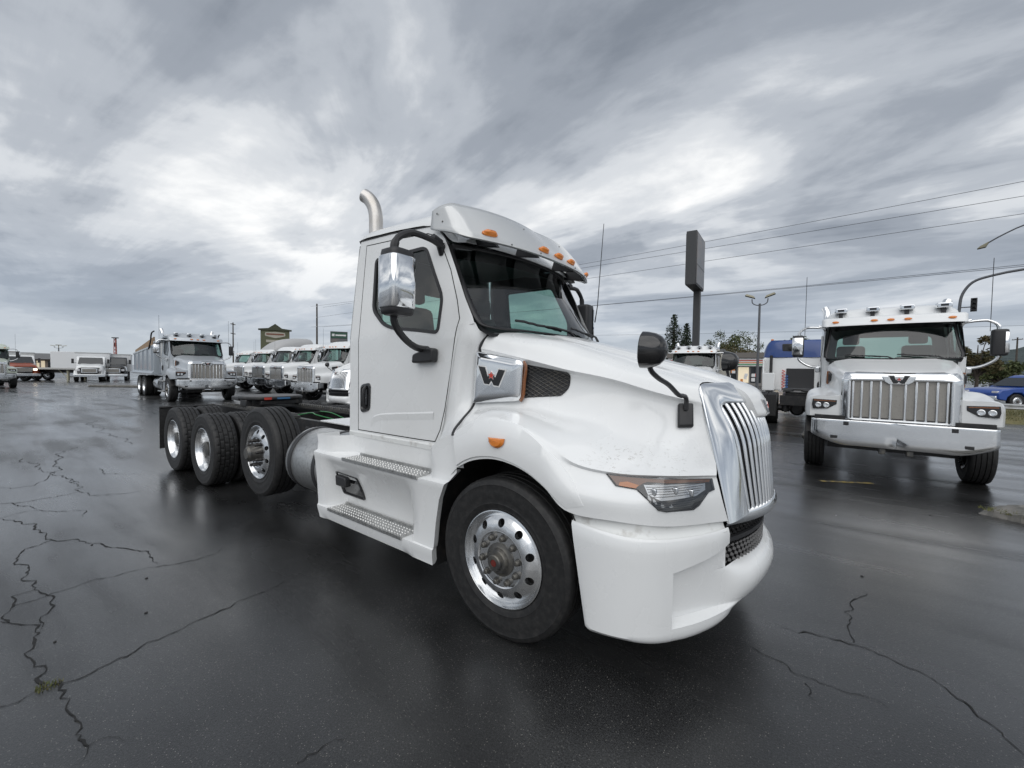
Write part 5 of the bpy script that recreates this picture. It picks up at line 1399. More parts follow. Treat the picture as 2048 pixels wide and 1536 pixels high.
# ================================================================== buildings
def wall_box(parent, name, x0, x1, y0, y1, z0, z1, m, **kw): return O(name, MB().box(x0, x1, y0, y1, z0, z1), m, parent, **kw)
WINDK = mat('window_dark', (.02, .024, .028), .1, coat=.5)
WINLIT = mat('window_lit', (.5, .45, .35), .5, emit=((1, .85, .6), .35))
def facing(o):      # turn a thing's local -Y towards the camera side of the yard
    d = CAM-Vector(o.location); o.rotation_euler.z = math.atan2(d.y, d.x)+math.pi/2
ROOFG = mat('grey_roof', (.16, .165, .17), .7, noise=((.11, .11, .11), 2, .4, .7, 4))
sb = thing('shop_building', 'long low shop with grey hipped roof and dark glass front, far left', 'building', (*(-150.82, 7.55), 0)); facing(sb)
wall_box(sb, 'wall', -10, 7.5, 0, 10, 0, 2.9, mat('tan_wall', (.30, .25, .21), .8))
O('roof', MB().add([(-10.8, -1.2, 2.7), (8.3, -1.2, 2.7), (8.3, 11, 2.7), (-10.8, 11, 2.7), (-7.5, 4, 4.2), (5, 4, 4.2), (5, 6, 4.2), (-7.5, 6, 4.2)], [(0, 1, 5, 4), (1, 2, 6, 5), (2, 3, 7, 6), (3, 0, 4, 7), (4, 5, 6, 7), (3, 2, 1, 0)]), ROOFG, sb, flat=True)
for i in range(9):
    w = O('window', MB().box(-9.4+1.85*i, -9.4+1.85*i+1.35, -.06, .02, .3, 2.3), WINDK if i % 4 != 1 else WINLIT, sb)
    O('pane_bar', MB().box(-9.4+1.85*i+.64, -9.4+1.85*i+.72, -.09, -.06, .3, 2.3), ALU_DULL, w)
for i in range(6): O('porch_post', MB().box(-9.9+3.4*i, -9.65+3.4*i, -1.0, -.75, 0, 2.7), mat('tan_wall'), sb)
bb = thing('brick_building', 'brown block building with stepped parapet at the far left edge', 'building', (*(-147.42, 0.10), 0)); facing(bb)
BRN = mat('brown_wall', (.26, .16, .10), .85)
wall_box(bb, 'wall', -6, 4.2, 0, 9, 0, 4.0, BRN); wall_box(bb, 'parapet', -6.1, 4.3, -.1, 9.1, 4.0, 4.35, mat('dark_brown_wall', (.15, .10, .07), .85)); wall_box(bb, 'sign_band', -3, 3, -.15, 0, 2.9, 3.6, mat('tan_wall'))
st = thing('store_building', 'convenience store with grey roof, white fascia and red posters behind the trucks at right', 'building', (*(-6.19, 63.39), 0)); facing(st)
wall_box(st, 'wall', -11, 6, 0, 9, 0, 3.4, mat('grey_wall', (.22, .21, .20), .8)); O('roof', MB().add([(-11.5, -.8, 3.9), (6.5, -.8, 3.9), (6.5, 9, 3.9), (-11.5, 9, 3.9), (-11, .6, 4.7), (6, .6, 4.7), (6, 8, 4.7), (-11, 8, 4.7)], [(0, 1, 5, 4), (1, 2, 6, 5), (2, 3, 7, 6), (3, 0, 4, 7), (4, 5, 6, 7), (3, 2, 1, 0)]), mat('brown_roof', (.10, .09, .08), .8), st, flat=True)
wall_box(st, 'fascia', -11, 6, -.5, 0, 2.75, 3.85, WHITE_B)
for z0, mm in ((3.45, REDPAINT), (3.15, mat('orange_print', (.65, .22, .04), .5)), (2.88, mat('green_print', (.03, .25, .08), .5))):
    wall_box(st, 'fascia_stripe', -11, 6, -.54, -.5, z0, z0+.14, mm)
O('rooftop_unit', MB().box(-8, -5.5, 2, 4, 4.7, 5.5).box(-4.6, -3.4, 2, 4, 4.7, 5.3), mat('grey_roof'), st)
rg = random.Random(4)
for i in range(11):
    w = O('window', MB().box(-10.5+1.5*i, -10.5+1.5*i+1.3, -.05, .02, .4, 2.6), WINDK if i % 3 else WINLIT, st)
    for k in range(3):
        x, z = -10.45+1.5*i+rg.uniform(0, .75), rg.uniform(.5, 1.9)
        O('poster', MB().box(x, x+rg.uniform(.3, .5), -.09-.01*k, -.06-.01*k, z, z+rg.uniform(.35, .6)), rg.choice([REDPAINT, WHITEPRINT, mat('orange_print'), WHITEPRINT]), w)
# ================================================================== signs, poles, wires
DKM = mat('dark_metal', (.045, .047, .05), .5)
POLEM = mat('pole_grey', (.13, .135, .145), .5, metal=.3)
WOODP = mat('pole_wood', (.10, .085, .07), .9, noise=((.06, .05, .045), 4, .4, .7, 5))
py = thing('pylon_sign', 'tall dark box sign with grey face on a square pole behind the foreground hood', 'sign', (*(-4.96, 25.61), 0))
fdir = (_r*1.15+Vector((_f.x, _f.y, 0))*1.7); fdir.z = 0; fdir.normalize(); py.rotation_euler.z = math.atan2(fdir.y, fdir.x)
O('pole', MB().box(-.2, .2, -.2, .2, 0, 7.2), DKM, py, bevel=.02)
bx_ = O('sign_box', MB().box(-2.3, .45, -.30, .30, 7.05, 10.3), DKM, py, bevel=.03)
O('sign_face', MB().box(-2.2, .35, -.33, -.295, 7.16, 10.18), mat('sign_grey', (.13, .135, .145), .35, noise=((.18, .16, .155), 1.2, .45, .6, 3)), py)
O('sign_face', MB().box(-2.2, .35, .295, .33, 7.16, 10.18), mat('sign_grey'), py)
O('sign_panel_joint', MB().box(-2.2, .35, -.338, -.328, 8.28, 8.31), DKM, py)
def lamp_pole(name, label, loc, h, heads, mm=POLEM):
    t = thing(name, label, 'lamp post', loc); facing(t)
    O('pole', MB().tube([(0, 0, 0), (0, 0, h-.5)], [.1, .07], 10), mm, t)
    for s, zz in heads:
        O('lamp_arm', MB().tube(spline([(0, 0, h-.62), (s*.22, 0, h-.6), (s*.45, 0, h-.45), (s*.5, 0, h-.15)], 3), .035, 6), mm, t)
        O('lamp_head', MB().add([(s*.3, -.28, h-.12), (s*.95, -.28, h+.12), (s*.95, .28, h+.12), (s*.3, .28, h-.12), (s*.4, -.2, h+.05), (s*.85, -.2, h+.22), (s*.85, .2, h+.22), (s*.4, .2, h+.05)], [(3, 2, 1, 0), (4, 5, 6, 7), (0, 1, 5, 4), (1, 2, 6, 5), (2, 3, 7, 6), (3, 0, 4, 7)]), mat('lamp_cover', (.30, .28, .20), .5), t, flat=True)
    return t
lamp_pole('lamp_post', 'slim lamp post with two tilted heads left of the right-hand truck', (*(-2.03, 31.55), 0), 7.3, ((-1, 0), (1, 0)))
l3 = lamp_pole('lamp_post', 'distant lamp post with three heads over the far left buildings', (*(-168.85, 12.78), 0), 6.6, ((-1, 0), (1, 0)))
l3.scale = (1.7, 1.7, 1.0); O('lamp_head', MB().box(-.35, .35, -.2, .2, 6.75, 6.95).box(-.05, .05, -.05, .05, 6.0, 6.75), mat('lamp_cover'), l3)
def util_pole(label, loc, h, arms, rz):
    t = thing('utility_pole', label, 'utility pole', loc, rz)
    O('pole', MB().tube([(0, 0, 0), (0, 0, h)], [.17, .11], 8), WOODP, t)
    for z in arms:
        O('cross_arm', MB().box(-.06, .06, -1.1, 1.1, z-.06, z+.06), WOODP, t)
        for y in (-1.0, -.5, .5, 1.0): O('insulator', MB().rev([(.04, 0), (.05, .05), (.03, .14), (0, .15)], 8, 'z', (0, y, z+.06)), GALV, t)
    return t
up1 = util_pole('wooden utility pole rising behind the row of white trucks, nearest the cab', (*(-64.03, 31.33), 0), 12.0, (11.3, 9.6, 8.1), R(60))
up2 = util_pole('wooden utility pole to the right of the silver dump truck', (*(-98.94, 31.41), 0), 11.0, (10.6, 8.6), R(50))
up3 = util_pole('utility pole by the hill at the far right', (*(30.33, 111.96), 0), 9.0, (8.6,), R(20))
rt = thing('red_tower', 'slender red and white steel tower on the far left skyline', 'tower', (*(-204.17, 30.03), 0))
tm = MB()
for a in range(3): 
    c_, s_ = math.cos(a*2.1)*.55, math.sin(a*2.1)*.55; tm.tube([(c_, s_, 0), (c_*.6, s_*.6, 11.3)], .12, 5)
for k in range(9): 
    for a in range(3): tm.tube([(math.cos(a*2.1)*.5, math.sin(a*2.1)*.5, k*1.2+.3), (math.cos((a+1)*2.1)*.45, math.sin((a+1)*2.1)*.45, k*1.2+1.4)], .06, 4)
O('lattice', tm, mat('tower_red', (.38, .10, .08), .6), rt); O('platform', MB().rev([(0, 11.2), (1.0, 11.2), (1.0, 11.5), (0, 11.5)], 10, 'z'), DKM, rt); O('antenna_box', MB().box(-.8, .2, -.3, .3, 8.3, 9.6), DKM, rt)
# roadside sign tower with gable, and billboard
sg = thing('sign_tower', 'olive sign tower with a little gable roof above the white trucks', 'sign', (*(-87.49, 34.99), 0)); facing(sg)
OLV = mat('olive_wall', (.115, .12, .07), .8)
O('tower_wall', MB().box(-2.55, 2.55, -.6, .6, 0, 9.3), OLV, sg)
O('gable_roof', MB().prism([(-2.95, 9.25), (-1.2, 9.45), (0, 10.35), (1.2, 9.45), (2.95, 9.25), (2.95, 9.05), (-2.95, 9.05)], -.85, .85), mat('dark_olive', (.06, .065, .04), .8), sg)
O('sign_panel', MB().prism(rnd_poly([(-1.8, 7.9), (0, 7.45), (1.8, 7.9), (1.75, 8.6), (0, 8.75), (-1.75, 8.6)], .2), -.66, -.6), mat('cream_print', (.42, .40, .34), .6), sg)
O('sign_stripe', MB().box(-1.55, 1.55, -.69, -.66, 8.1, 8.4), mat('brown_print', (.20, .08, .05), .6), sg)
O('sign_panel', MB().box(-1.6, 1.6, -.66, -.6, 6.6, 7.1), mat('cream_print'), sg)
bl = thing('billboard', 'dark green roadside sign on a pole beside the foreground cab', 'sign', (*(-63.96, 35.12), 0)); facing(bl)
O('pole', MB().box(-.12, .12, -.1, .1, 0, 6.0), DKM, bl); O('sign_box', MB().box(-1.35, 1.35, -.15, .15, 5.9, 7.8), DKM, bl); O('sign_panel', MB().box(-1.25, 1.25, -.2, -.15, 6.7, 7.65), mat('green_dark_print', (.03, .09, .06), .5), bl)
O('sign_lettering', MB().box(-.55, 1.1, -.22, -.2, 7.05, 7.3).box(-1.1, -.7, -.22, -.2, 7.0, 7.4), WHITEPRINT, bl); O('sign_panel', MB().box(-1.25, 1.25, -.2, -.15, 6.0, 6.6), mat('sign_grey'), bl)
# traffic signal on a curved mast arm
tsig = thing('traffic_signal', 'traffic signal on a curved mast arm behind the right-hand truck', 'traffic light', (*(10.93, 47.50), 0)); facing(tsig)
O('mast', MB().tube(spline([(0, 0, 0), (0, 0, 4), (0, 0, 7.4), (.15, 0, 8.7), (.7, 0, 9.6), (1.8, 0, 10.0), (6, 0, 10.35), (9, 0, 10.5)], 5), .1, 10), POLEM, tsig)
hd = O('signal_head', MB().box(.62, 1.0, -.25, .1, 7.15, 8.25), DKM, tsig, bevel=.02)
for z in (7.35, 7.7, 8.05): O('signal_hood', MB().rev([(.15, 0), (.15, -.25), (.13, -.25), (.13, 0)], 14, 'y', (.81, -.25, z)), DKM, hd)
O('signal_bracket', MB().box(0, .7, -.04, .04, 7.5, 7.58), POLEM, tsig)
sl_ = thing('street_lamp', 'street lamp head reaching in from the upper right edge', 'lamp post', (*(14.09, 37.38), 0)); facing(sl_)
O('pole', MB().tube([(0, 0, 0), (0, 0, 9.8)], [.11, .08], 10), POLEM, sl_)
O('lamp_arm', MB().tube(spline([(0, 0, 9.6), (-.6, 0, 10.9), (-2.0, 0, 11.6), (-3.2, 0, 11.15), (-3.85, 0, 10.75)], 4), .045, 8), POLEM, sl_)
O('lamp_head', MB().prism([(-3.75, 10.85), (-4.15, 10.62), (-4.3, 10.45), (-3.9, 10.5)], -.16, .16), mat('lamp_cover'), sl_, bevel=.03)
# overhead wires between the pole by the cab and one beyond the right edge
WIRE = mat('wire', (.06, .06, .065), .5)
A0 = (-64.03, 31.33); B0 = (13.94, 32.27)
upz = util_pole('utility pole beyond the right edge carrying the wires', (B0[0], B0[1], 0), 12.6, (12.2,), R(60))
def wire(a, b, sag, r_=.014):
    a, b = Vector(a), Vector(b); pts = [a.lerp(b, i/24)-Vector((0, 0, sag*4*(i/24)*(1-i/24))) for i in range(25)]
    w = O('overhead_wire', MB().tube(pts, r_, 5, cap=False), WIRE); return w
WL = ['topmost of the three upper overhead wires', 'middle one of the three upper overhead wires', 'lowest of the three upper overhead wires', 'upper one of the two lower overhead wires', 'lower one of the two lower overhead wires']
for k, (za, zb, oa, sg_) in enumerate(((11.5, 12.97, .9, .4), (11.5, 11.63, -.9, .4), (9.8, 10.87, .0, .1), (8.3, 8.15, .8, .3), (8.2, 7.80, -.8, .3))):
    tag(wire((A0[0]+oa*.5, A0[1]+oa*.86, za), (B0[0]+oa*.5, B0[1]+oa*.86, zb), sg_), WL[k], 'wire', 'overhead wires')
tag(wire((*(-105.86, 66.18), 11.02), (*(36.88, 98.14), 9.95), .8, .02), 'faint distant overhead wire low over the trees', 'wire', 'overhead wires')

# ================================================================== trees and hill
LEAF = mat('leaf_green', (.055, .075, .025), .7, noise=((.10, .11, .035), 1.1, .4, .65, 4))
LEAF_Y = mat('leaf_autumn', (.10, .075, .03), .75, noise=((.055, .065, .025), .9, .4, .65, 4))
NEEDLE = mat('needle_green', (.022, .040, .022), .8, noise=((.04, .055, .028), 1.5, .4, .7, 4))
BARK = mat('bark', (.07, .055, .045), .9)
def leaf_tri(mb, p, s, rg):
    a = Vector((rg.gauss(0, 1), rg.gauss(0, 1), rg.gauss(0, .7))).normalized()*s; b = Vector((rg.gauss(0, 1), rg.gauss(0, 1), rg.gauss(0, .7))).normalized()*s*.7
    mb.add([p-a*.5, p+b*.5, p+a*.5, p-b*.5], [(0, 1, 2, 3)])
def conifer(label, loc, h, w, seed, group='trees on the skyline'):
    rg = random.Random(seed); t = thing('conifer_tree', label, 'tree', loc, group=group)
    O('trunk', MB().tube([(0, 0, 0), (0, 0, h*.6), (.05, 0, h*.97)], [w*.06, w*.035, .03], 7), BARK, t)
    mb = MB(); z = h*.12
    while z < h*.99:
        rad = w*.5*(1-z/h)**.75*rg.uniform(.75, 1.15)+.12; nb = 7 if z < h*.8 else 5; a0 = rg.random()*6.28
        for k in range(nb):
            a = a0+k*6.283/nb+rg.gauss(0, .2); L_ = rad*rg.uniform(.6, 1.15)
            for q in range(int(9+L_*9)):
                f_ = rg.random()**.7; x = L_*f_; p = Vector((x*math.cos(a)+rg.gauss(0, .10+.06*x), x*math.sin(a)+rg.gauss(0, .10+.06*x), z-x*.28+rg.gauss(0, .09)))
                leaf_tri(mb, p, rg.uniform(.22, .42), rg)
        z += h*.028
    O('crown', mb, NEEDLE, t, flat=True); return t
def broadleaf(label, loc, h, w, seed, m=LEAF, group='trees on the skyline', n=2600):
    rg = random.Random(seed); t = thing('broadleaf_tree', label, 'tree', loc, group=group)
    O('trunk', MB().tube([(0, 0, 0), (.05, 0, h*.25), (0, .05, h*.5), (0, 0, h*.8)], [w*.035+.08, w*.03+.05, .1, .03], 7), BARK, t)
    lm = MB(); mb = MB(); cl = []
    for k in range(14):
        a = rg.uniform(0, 6.28); q = w*.5*rg.random()**.5; zz = h*(.35+.6*rg.random()*(1-.5*(q/(w*.5))**2)); c_ = Vector((q*math.cos(a), q*math.sin(a), zz)); cl.append((c_, rg.uniform(.16, .30)*w))
        lm.tube([(0, 0, h*.25), (c_.x*.5, c_.y*.5, lerp(h*.25, zz, .6)), tuple(c_)], [.09, .06, .02], 5)
    O('limb', lm, BARK, t)
    for _ in range(n):
        c_, r_ = rg.choice(cl); d = Vector((rg.gauss(0, 1), rg.gauss(0, 1), rg.gauss(0, .8))).normalized()*r_*rg.random()**.4
        leaf_tri(mb, c_+d, rg.uniform(.22, .42), rg)
    O('crown', mb, m, t, flat=True); return t
conifer('tallest dark conifer left of the pylon sign', (*(-21.24, 79.59), 0), 13.0, 8.4, 1)
conifer('smaller dark conifer close beside the pylon sign pole', (*(-18.24, 76.84), 0), 10.8, 6.4, 2)
broadleaf('small thin tree just right of the pylon sign pole', (*(-15.11, 81.68), 0), 8.6, 3.4, 3, n=900)
broadleaf('tall open broadleaf tree between pylon sign and lamp post', (*(-11.58, 79.33), 0), 10.2, 5.6, 4)
broadleaf('broadleaf tree close to the double-headed lamp post', (*(-9.12, 83.67), 0), 9.4, 5.0, 5, n=1800)
broadleaf('rounded olive brown tree above the store roof', (*(-9.32, 71.04), 0), 6.4, 6.6, 6, LEAF_Y, n=3800)
broadleaf('leafy tree top behind the blue sleeper tractor', (*(-1.07, 69.73), 0), 7.6, 4.6, 7)
broadleaf('brownish tree between the right-hand truck and its mirror', (*(15.10, 61.85), 0), 6.4, 3.0, 8, LEAF_Y, n=3000)
broadleaf('low green bush tree under the hill at the right edge', (*(19.79, 75.35), 0), 4.0, 4.4, 9, n=2600)
hm_ = MB(); rw = []
HC = (435.55, 1258.07); hd_ = (_r*1.0); hd_.z = 0; hd_.normalize(); hf_ = Vector((_f.x, _f.y, 0)).normalized(); rg = random.Random(8)
for q in range(-7, 8):
    r_ = []
    for k in range(-40, 41):
        u_ = k/40; bell = (math.exp(-(u_*2.1)**2)+.25*math.exp(-((u_+.55)*5)**2))*math.exp(-(q/4.2)**2)
        p = Vector((HC[0], HC[1], 0))+hd_*(u_*520)+hf_*(q*45); r_.append((p.x, p.y, 76*bell+(rg.gauss(0, 1.6) if bell > .04 else -2)))
    rw.append(r_)
struct(O('hill', hm_.grid(rw), mat('wooded_hill_hazed', (.055, .075, .075), .95, noise=((.035, .05, .05), .06, .4, .65, 8), bump=(.25, .8, 4)), ang=80))  # distance haze mixed into the muted blue-green hill colour, no haze volume
# far belt of trees along the street behind the yard
fw_ = MB(); rg = random.Random(31)
FA = [(-114.00, 66.33), (-79.11, 67.48), (-59.65, 75.81), (-44.03, 87.50), (-29.91, 104.32), (-13.82, 128.84), (8.93, 152.12), (32.36, 169.66), (61.64, 191.59), (111.06, 241.07)]
for a, b in zip(FA, FA[1:]):
    ln = math.hypot(b[0]-a[0], b[1]-a[1])
    for k in range(int(ln/2.2)):
        t = rg.random(); x, y = lerp(a[0], b[0], t)+rg.gauss(0, 3), lerp(a[1], b[1], t)+rg.gauss(0, 3); h = rg.uniform(3.0, 6.5); w = rg.uniform(1.6, 3.0)
        for _ in range(90):
            d = Vector((rg.gauss(0, 1), rg.gauss(0, 1), rg.gauss(0, 1))).normalized()*rg.random()**.4
            leaf_tri(fw_, Vector((x+d.x*w, y+d.y*w, h*.5+d.z*h*.5)), rg.uniform(.5, .95), rg)
o = O('far_woods', fw_, LEAF, flat=True); o['kind'] = 'stuff'; o['label'] = 'far belt of dark trees along the street behind the yard'; o['category'] = 'trees'
# ================================================================== vehicles
main = thing('tractor_truck', 'white day cab semi tractor with ribbed chrome grille and white bumper, largest, in front', 'truck')
build_cab(main, WHITE)
build_main_truck(main)

T49 = thing('dump_chassis_truck', 'white truck with flat chrome bumper and twin stacks, facing out at right of the yard', 'truck', group='parked white trucks')
build49(T49, WHITE_B)
def place(t, nose, heading, ahead=1.15, scale=1):
    """put the truck's nose (bumper centre) at a spot on the ground"""
    h = R(heading)
    t.location = (nose[0]-math.cos(h)*ahead*scale, nose[1]-math.sin(h)*ahead*scale, 0)
    t.rotation_euler.z = h
    t.scale = (scale, scale, scale)
# right-hand truck stands by its measured tyre prints
T49.location = (2.60, 6.62, 0); T49.rotation_euler.z = R(-91)
SKIP = ('roof_lamp', 'exhaust_stack')
GRP = 'white trucks parked in the row beyond the chassis'
SILV = {'white_paint_plain': SILVER}
# silver dump truck
dump = copy_tree(T49, None, SILV); dump.name = 'dump_truck'
place(dump, (-21.53, 3.72), -3, scale=1.09)
dump['label'] = 'silver dump truck with chrome bumper and tan sideboards, left of the white truck row'; dump['category'] = 'truck'
del dump['group']
TARP = mat('tan_boards', (.36, .25, .16), .8, noise=((.28, .2, .13), 5, .4, .7, 4))
dump_body(dump, mat('silver_body', (.42, .46, .50), .3, metal=.4, coat=.3), None, tarp=TARP)
# row of white trucks
def row(spot, label, name='conventional_truck', skip=(), swap=None, hd=-84):
    c = copy_tree(T49, None, swap, SKIP+skip); c.name = name; place(c, spot, hd); c['label'] = label; c['group'] = GRP
    return c
row((-17.85, 6.35), 'white truck with bright slatted grille, second in the row from the foreground cab')
row((-22.13, 6.89), 'white truck with mesh grille, third in the row from the foreground cab', skip=('antenna',), hd=-85.5)
row((-26.54, 7.71), 'white truck fourth in the row, in front of the domed grey sleeper roof', skip=('sun_visor', 'antenna'), hd=-82.5)
slp = row((-31.35, 8.35), 'white tractor with a tall domed grey sleeper roof, fifth in the row', 'sleeper_tractor')
dm = []
for x, hw, zt in ((-.75, .86, 2.86), (-1.0, .95, 3.15), (-1.5, 1.06, 3.55), (-2.2, 1.15, 3.82), (-3.0, 1.2, 3.95), (-3.7, 1.2, 3.98), (-3.95, 1.18, 3.95)):
    rr = [(x, -hw, 2.3 if x < -1.9 else 2.75)]
    for q in range(13):
        a = math.pi*q/12; rr.append((x, -hw*math.copysign(abs(math.cos(a))**.6, math.cos(a)), 2.75+(zt-2.75)*abs(math.sin(a))**.55))
    rr.append((x, hw, 2.3 if x < -1.9 else 2.75)); dm.append([Vector(p) for p in rr])
O('sleeper_roof', MB().grid(surf(dm, 1, 3)), mat('grey_fairing', (.42, .42, .42), .45), slp)
O('sleeper_box', MB().box(-3.95, -1.9, -1.2, 1.2, 1.05, 2.75), WHITE_B, slp, bevel=.05)
row((-36.99, 9.13), 'white truck seen only by its cab behind the silver dump truck')
# nearest in the row: the same model as the foreground tractor
tw = copy_tree(main); tw.name = 'tractor_truck'
tw['label'] = 'white tractor with ribbed chrome grille, first in the row beside the foreground cab'; tw['group'] = GRP
place(tw, (-13.46, 5.39), -84, 1.38)
# white truck behind the foreground hood
tb = copy_tree(T49); tb.name = 'dump_truck'; tb['label'] = 'white dump truck whose cab shows above the foreground hood'; tb['group'] = 'parked white trucks'
place(tb, (-3.18, 16.46), -84)
dump_body(tb, mat('cream_body', (.55, .53, .47), .5), None)
# ------------------------------------------------------------------ smaller and farther vehicles
def medium_truck(label, spot, heading, paint, box=None, group=None, box_h=2.95, lights_on=False, name='box_truck', cab_paint=None):
    t = thing(name, label, 'truck', (spot[0], spot[1], 0), R(heading), group)
    rows = []
    for x, hw, z0, z1 in ((1.15, .80, .75, 1.30), (1.1, .88, .70, 1.42), (.9, .95, .65, 1.50), (.3, .98, .65, 1.58), (-.15, 1.0, .65, 1.66)):
        rows.append([Vector((x, -hw, z0)), Vector((x, -hw, lerp(z0, z1, .7))), Vector((x, -hw*.86, z1)), Vector((x, 0, z1+.05)), Vector((x, hw*.86, z1)), Vector((x, hw, lerp(z0, z1, .7))), Vector((x, hw, z0))])
    mb = MB().grid(surf(rows, 3, 3)); O('hood', mb, paint, t, ang=50)
    cab = MB().prism([(-.15, .65), (-.15, 1.62), (-.62, 2.36), (-.8, 2.45), (-1.75, 2.45), (-1.8, 2.36), (-1.8, .65)], -1.0, 1.0)
    O('cab', cab, cab_paint or paint, t, bevel=.06)
    O('windscreen', MB().add([(-.13, -.88, 1.68), (-.13, .88, 1.68), (-.585, .80, 2.33), (-.585, -.80, 2.33)], [(0, 1, 2, 3)]).moved(lambda p: p+Vector((.03, 0, .015))), WINDK, t, flat=True)
    O2('door_window', MB().prism([(-.42, 1.66), (-.72, 2.25), (-1.5, 2.25), (-1.5, 1.66)], -1.008, -1.0), WINDK, t)
    O('grille', MB().box(1.13, 1.18, -.55, .55, .85, 1.28), CHROME, t, bevel=.02); O('grille_mesh', MB().box(1.17, 1.19, -.48, .48, .90, 1.22), MESHM, t)
    O('bumper', MB().box(1.05, 1.25, -1.08, 1.08, .45, .72), ALU if paint is not BLACK_GLOSS else CHROME, t, bevel=.04)
    LIT = mat('headlight_on', (.9, .85, .7), .3, emit=((1, .9, .7), 2.0))
    for s in (-1, 1):
        O('headlight', MB().box(1.08, 1.17, *sorted((s*.62, s*.86)), 1.0, 1.2), LIT if lights_on and s > 0 else LENSW, t, bevel=.03)
        O('door_mirror', MB().box(-.3, -.22, *sorted((s*1.15, s*1.33)), 1.75, 2.2), BLACK, t, bevel=.02)
        O('mirror_arm', MB().tube([(-.35, s*1.0, 1.8), (-.28, s*1.2, 1.8)], .02, 5), BLACK, t)
        w = wheel(t, 'steer', (.35, s*.95, .48), s); w.scale = (.93, .93, .93)
        w = wheel(t, 'drive', (-4.4, s*.95, .48), s); w.scale = (.93, .93, .93)
    O2('fender', MB().grid([[(.35+.58*math.cos(R(a)), -y, .48+.58*math.sin(R(a))) for a in range(0, 181, 15)] for y in (.6, 1.09)]), paint, t, solid=.03)
    O('frame_rail', MB().box(-6, 1, -.42, .42, .6, .8), FRAME_BLACK, t)
    if box:
        b = O('cargo_box', MB().box(-7.0, -2.0, -1.25, 1.25, .95, .95+box_h-.9), box, t, bevel=.02)
        O('box_rail', MB().box(-7.03, -1.97, -1.28, 1.28, box_h-.02, box_h+.08), ALU_DULL, b, bevel=.01)
    return t
LENSW = mat('lamp_lens_plain', (.6, .6, .62), .1, coat=.8)
BOXW = mat('box_white', (.72, .73, .74), .45)
medium_truck('white box truck facing the yard, left of the silver dump truck', (-55.95, 4.29), -12, WHITE_B, BOXW, box_h=2.8)
medium_truck('black box truck with white box beside the silver dump truck', (-57.57, 6.20), -12, BLACK_GLOSS, BOXW, box_h=2.75)
medium_truck('orange red truck with a lit headlight at the far left', (-59.93, 0.07), 6, mat('orange_red_paint', (.30, .075, .04), .4, coat=.3), mat('pale_box', (.55, .56, .55), .5), box_h=2.7, lights_on=True, cab_paint=WHITE_B)
vb = O('cargo_box', MB().box(-3, 3, -1.28, 1.28, 1.05, 3.3), BOXW, None, bevel=.03)
vb.location = (*(-80.83, 6.26), 0); vb.rotation_euler.z = R(-32); vb.name = 'trailer_box'; tag(vb, 'plain white trailer box behind the white box truck', 'trailer')
# flat deck trailer
ft = thing('flatbed_trailer', 'empty flat deck trailer standing on its legs, far left', 'trailer', (*(-59.22, 2.47), 0), R(38))
O('deck', MB().box(-4.2, 3.2, -1.25, 1.25, 1.12, 1.28), mat('deck_grey', (.40, .40, .39), .7), ft, bevel=.02)
O('frame', MB().box(-4, 2.8, -.5, -.35, .8, 1.12).box(-4, 2.8, .35, .5, .8, 1.12).box(-3.9, -3.7, -.5, .5, .85, 1.1).box(2.5, 2.7, -.5, .5, .85, 1.1), FRAME_BLACK, ft)
for s in (-1, 1):
    O('landing_leg', MB().box(1.7, 1.85, *sorted((s*.75, s*.9)), .02, 1.12), mat('leg_cream', (.42, .40, .30), .6), ft)
    O('leg_brace', MB().tube([(1.78, s*.82, .3), (.6, s*.6, 1.1)], .04, 6), mat('leg_cream'), ft)
    for x in (-3.3, -2.1): wheel(ft, 'drive', (x, s*1.0, .513), s)
O('leg_crossbar', MB().box(1.72, 1.8, -.85, .85, .38, .46), mat('leg_cream'), ft)
# cut-off truck at the left edge
CREAM = mat('cream_green_paint', (.55, .60, .52), .35, coat=.4)
le = copy_tree(T49, None, {'white_paint_plain': CREAM}, SKIP); le.name = 'conventional_truck'; le['label'] = 'pale green truck cut off by the left edge of the yard'; del le['group']
place(le, (-42.04, -2.15), 4)
# kerb strip by the dump truck
kk = tag(O('kerb', MB().box(-2.2, 2.2, -.35, .35, 0, .14), CONC, None, bevel=.04), 'low concrete kerb strip beside the silver dump truck', 'kerb'); kk.location = (*(-40.52, 3.98), 0); kk.rotation_euler.z = R(40)

# ------------------------------------------------------------------ blue and white sleeper tractor seen from behind
bt = thing('sleeper_tractor', 'blue and white sleeper tractor seen from behind, between hood and right-hand truck', 'truck', (*(0.70, 19.86), 0), R(93))
BLU = mat('blue_paint', (.014, .05, .20), .35, coat=.4)
O('sleeper_box', MB().box(-2.0, .6, -1.18, 1.18, 1.0, 2.42), WHITE_B, bt, bevel=.04)
rf = []
for z, hw, xr in ((2.42, 1.18, -2.0), (2.75, 1.14, -1.97), (3.0, 1.06, -1.92), (3.14, .96, -1.84), (3.16, .5, -1.8)):
    rf.append([Vector((.6, -hw, z)), Vector((xr+.1, -hw, z)), Vector((xr, -hw+.08, z)), Vector((xr, 0, z)), Vector((xr, hw-.08, z)), Vector((xr+.1, hw, z)), Vector((.6, hw, z))])
O('roof_fairing', MB().grid(surf(rf, 2, 2)), BLU, bt, ang=50)
O('roof_top', MB().box(-1.84, .6, -.95, .95, 3.1, 3.165), BLU, bt)
O('air_vent', MB().box(-2.02, -1.93, -.20, .52, 2.68, 3.0), BLACK, bt, bevel=.03); O('vent_fan', MB().rev([(.10, 0), (.12, -.03), (.05, -.05), (0, -.05)], 16, 'x', (-2.02, .2, 2.84)), FRAME_BLACK, bt)
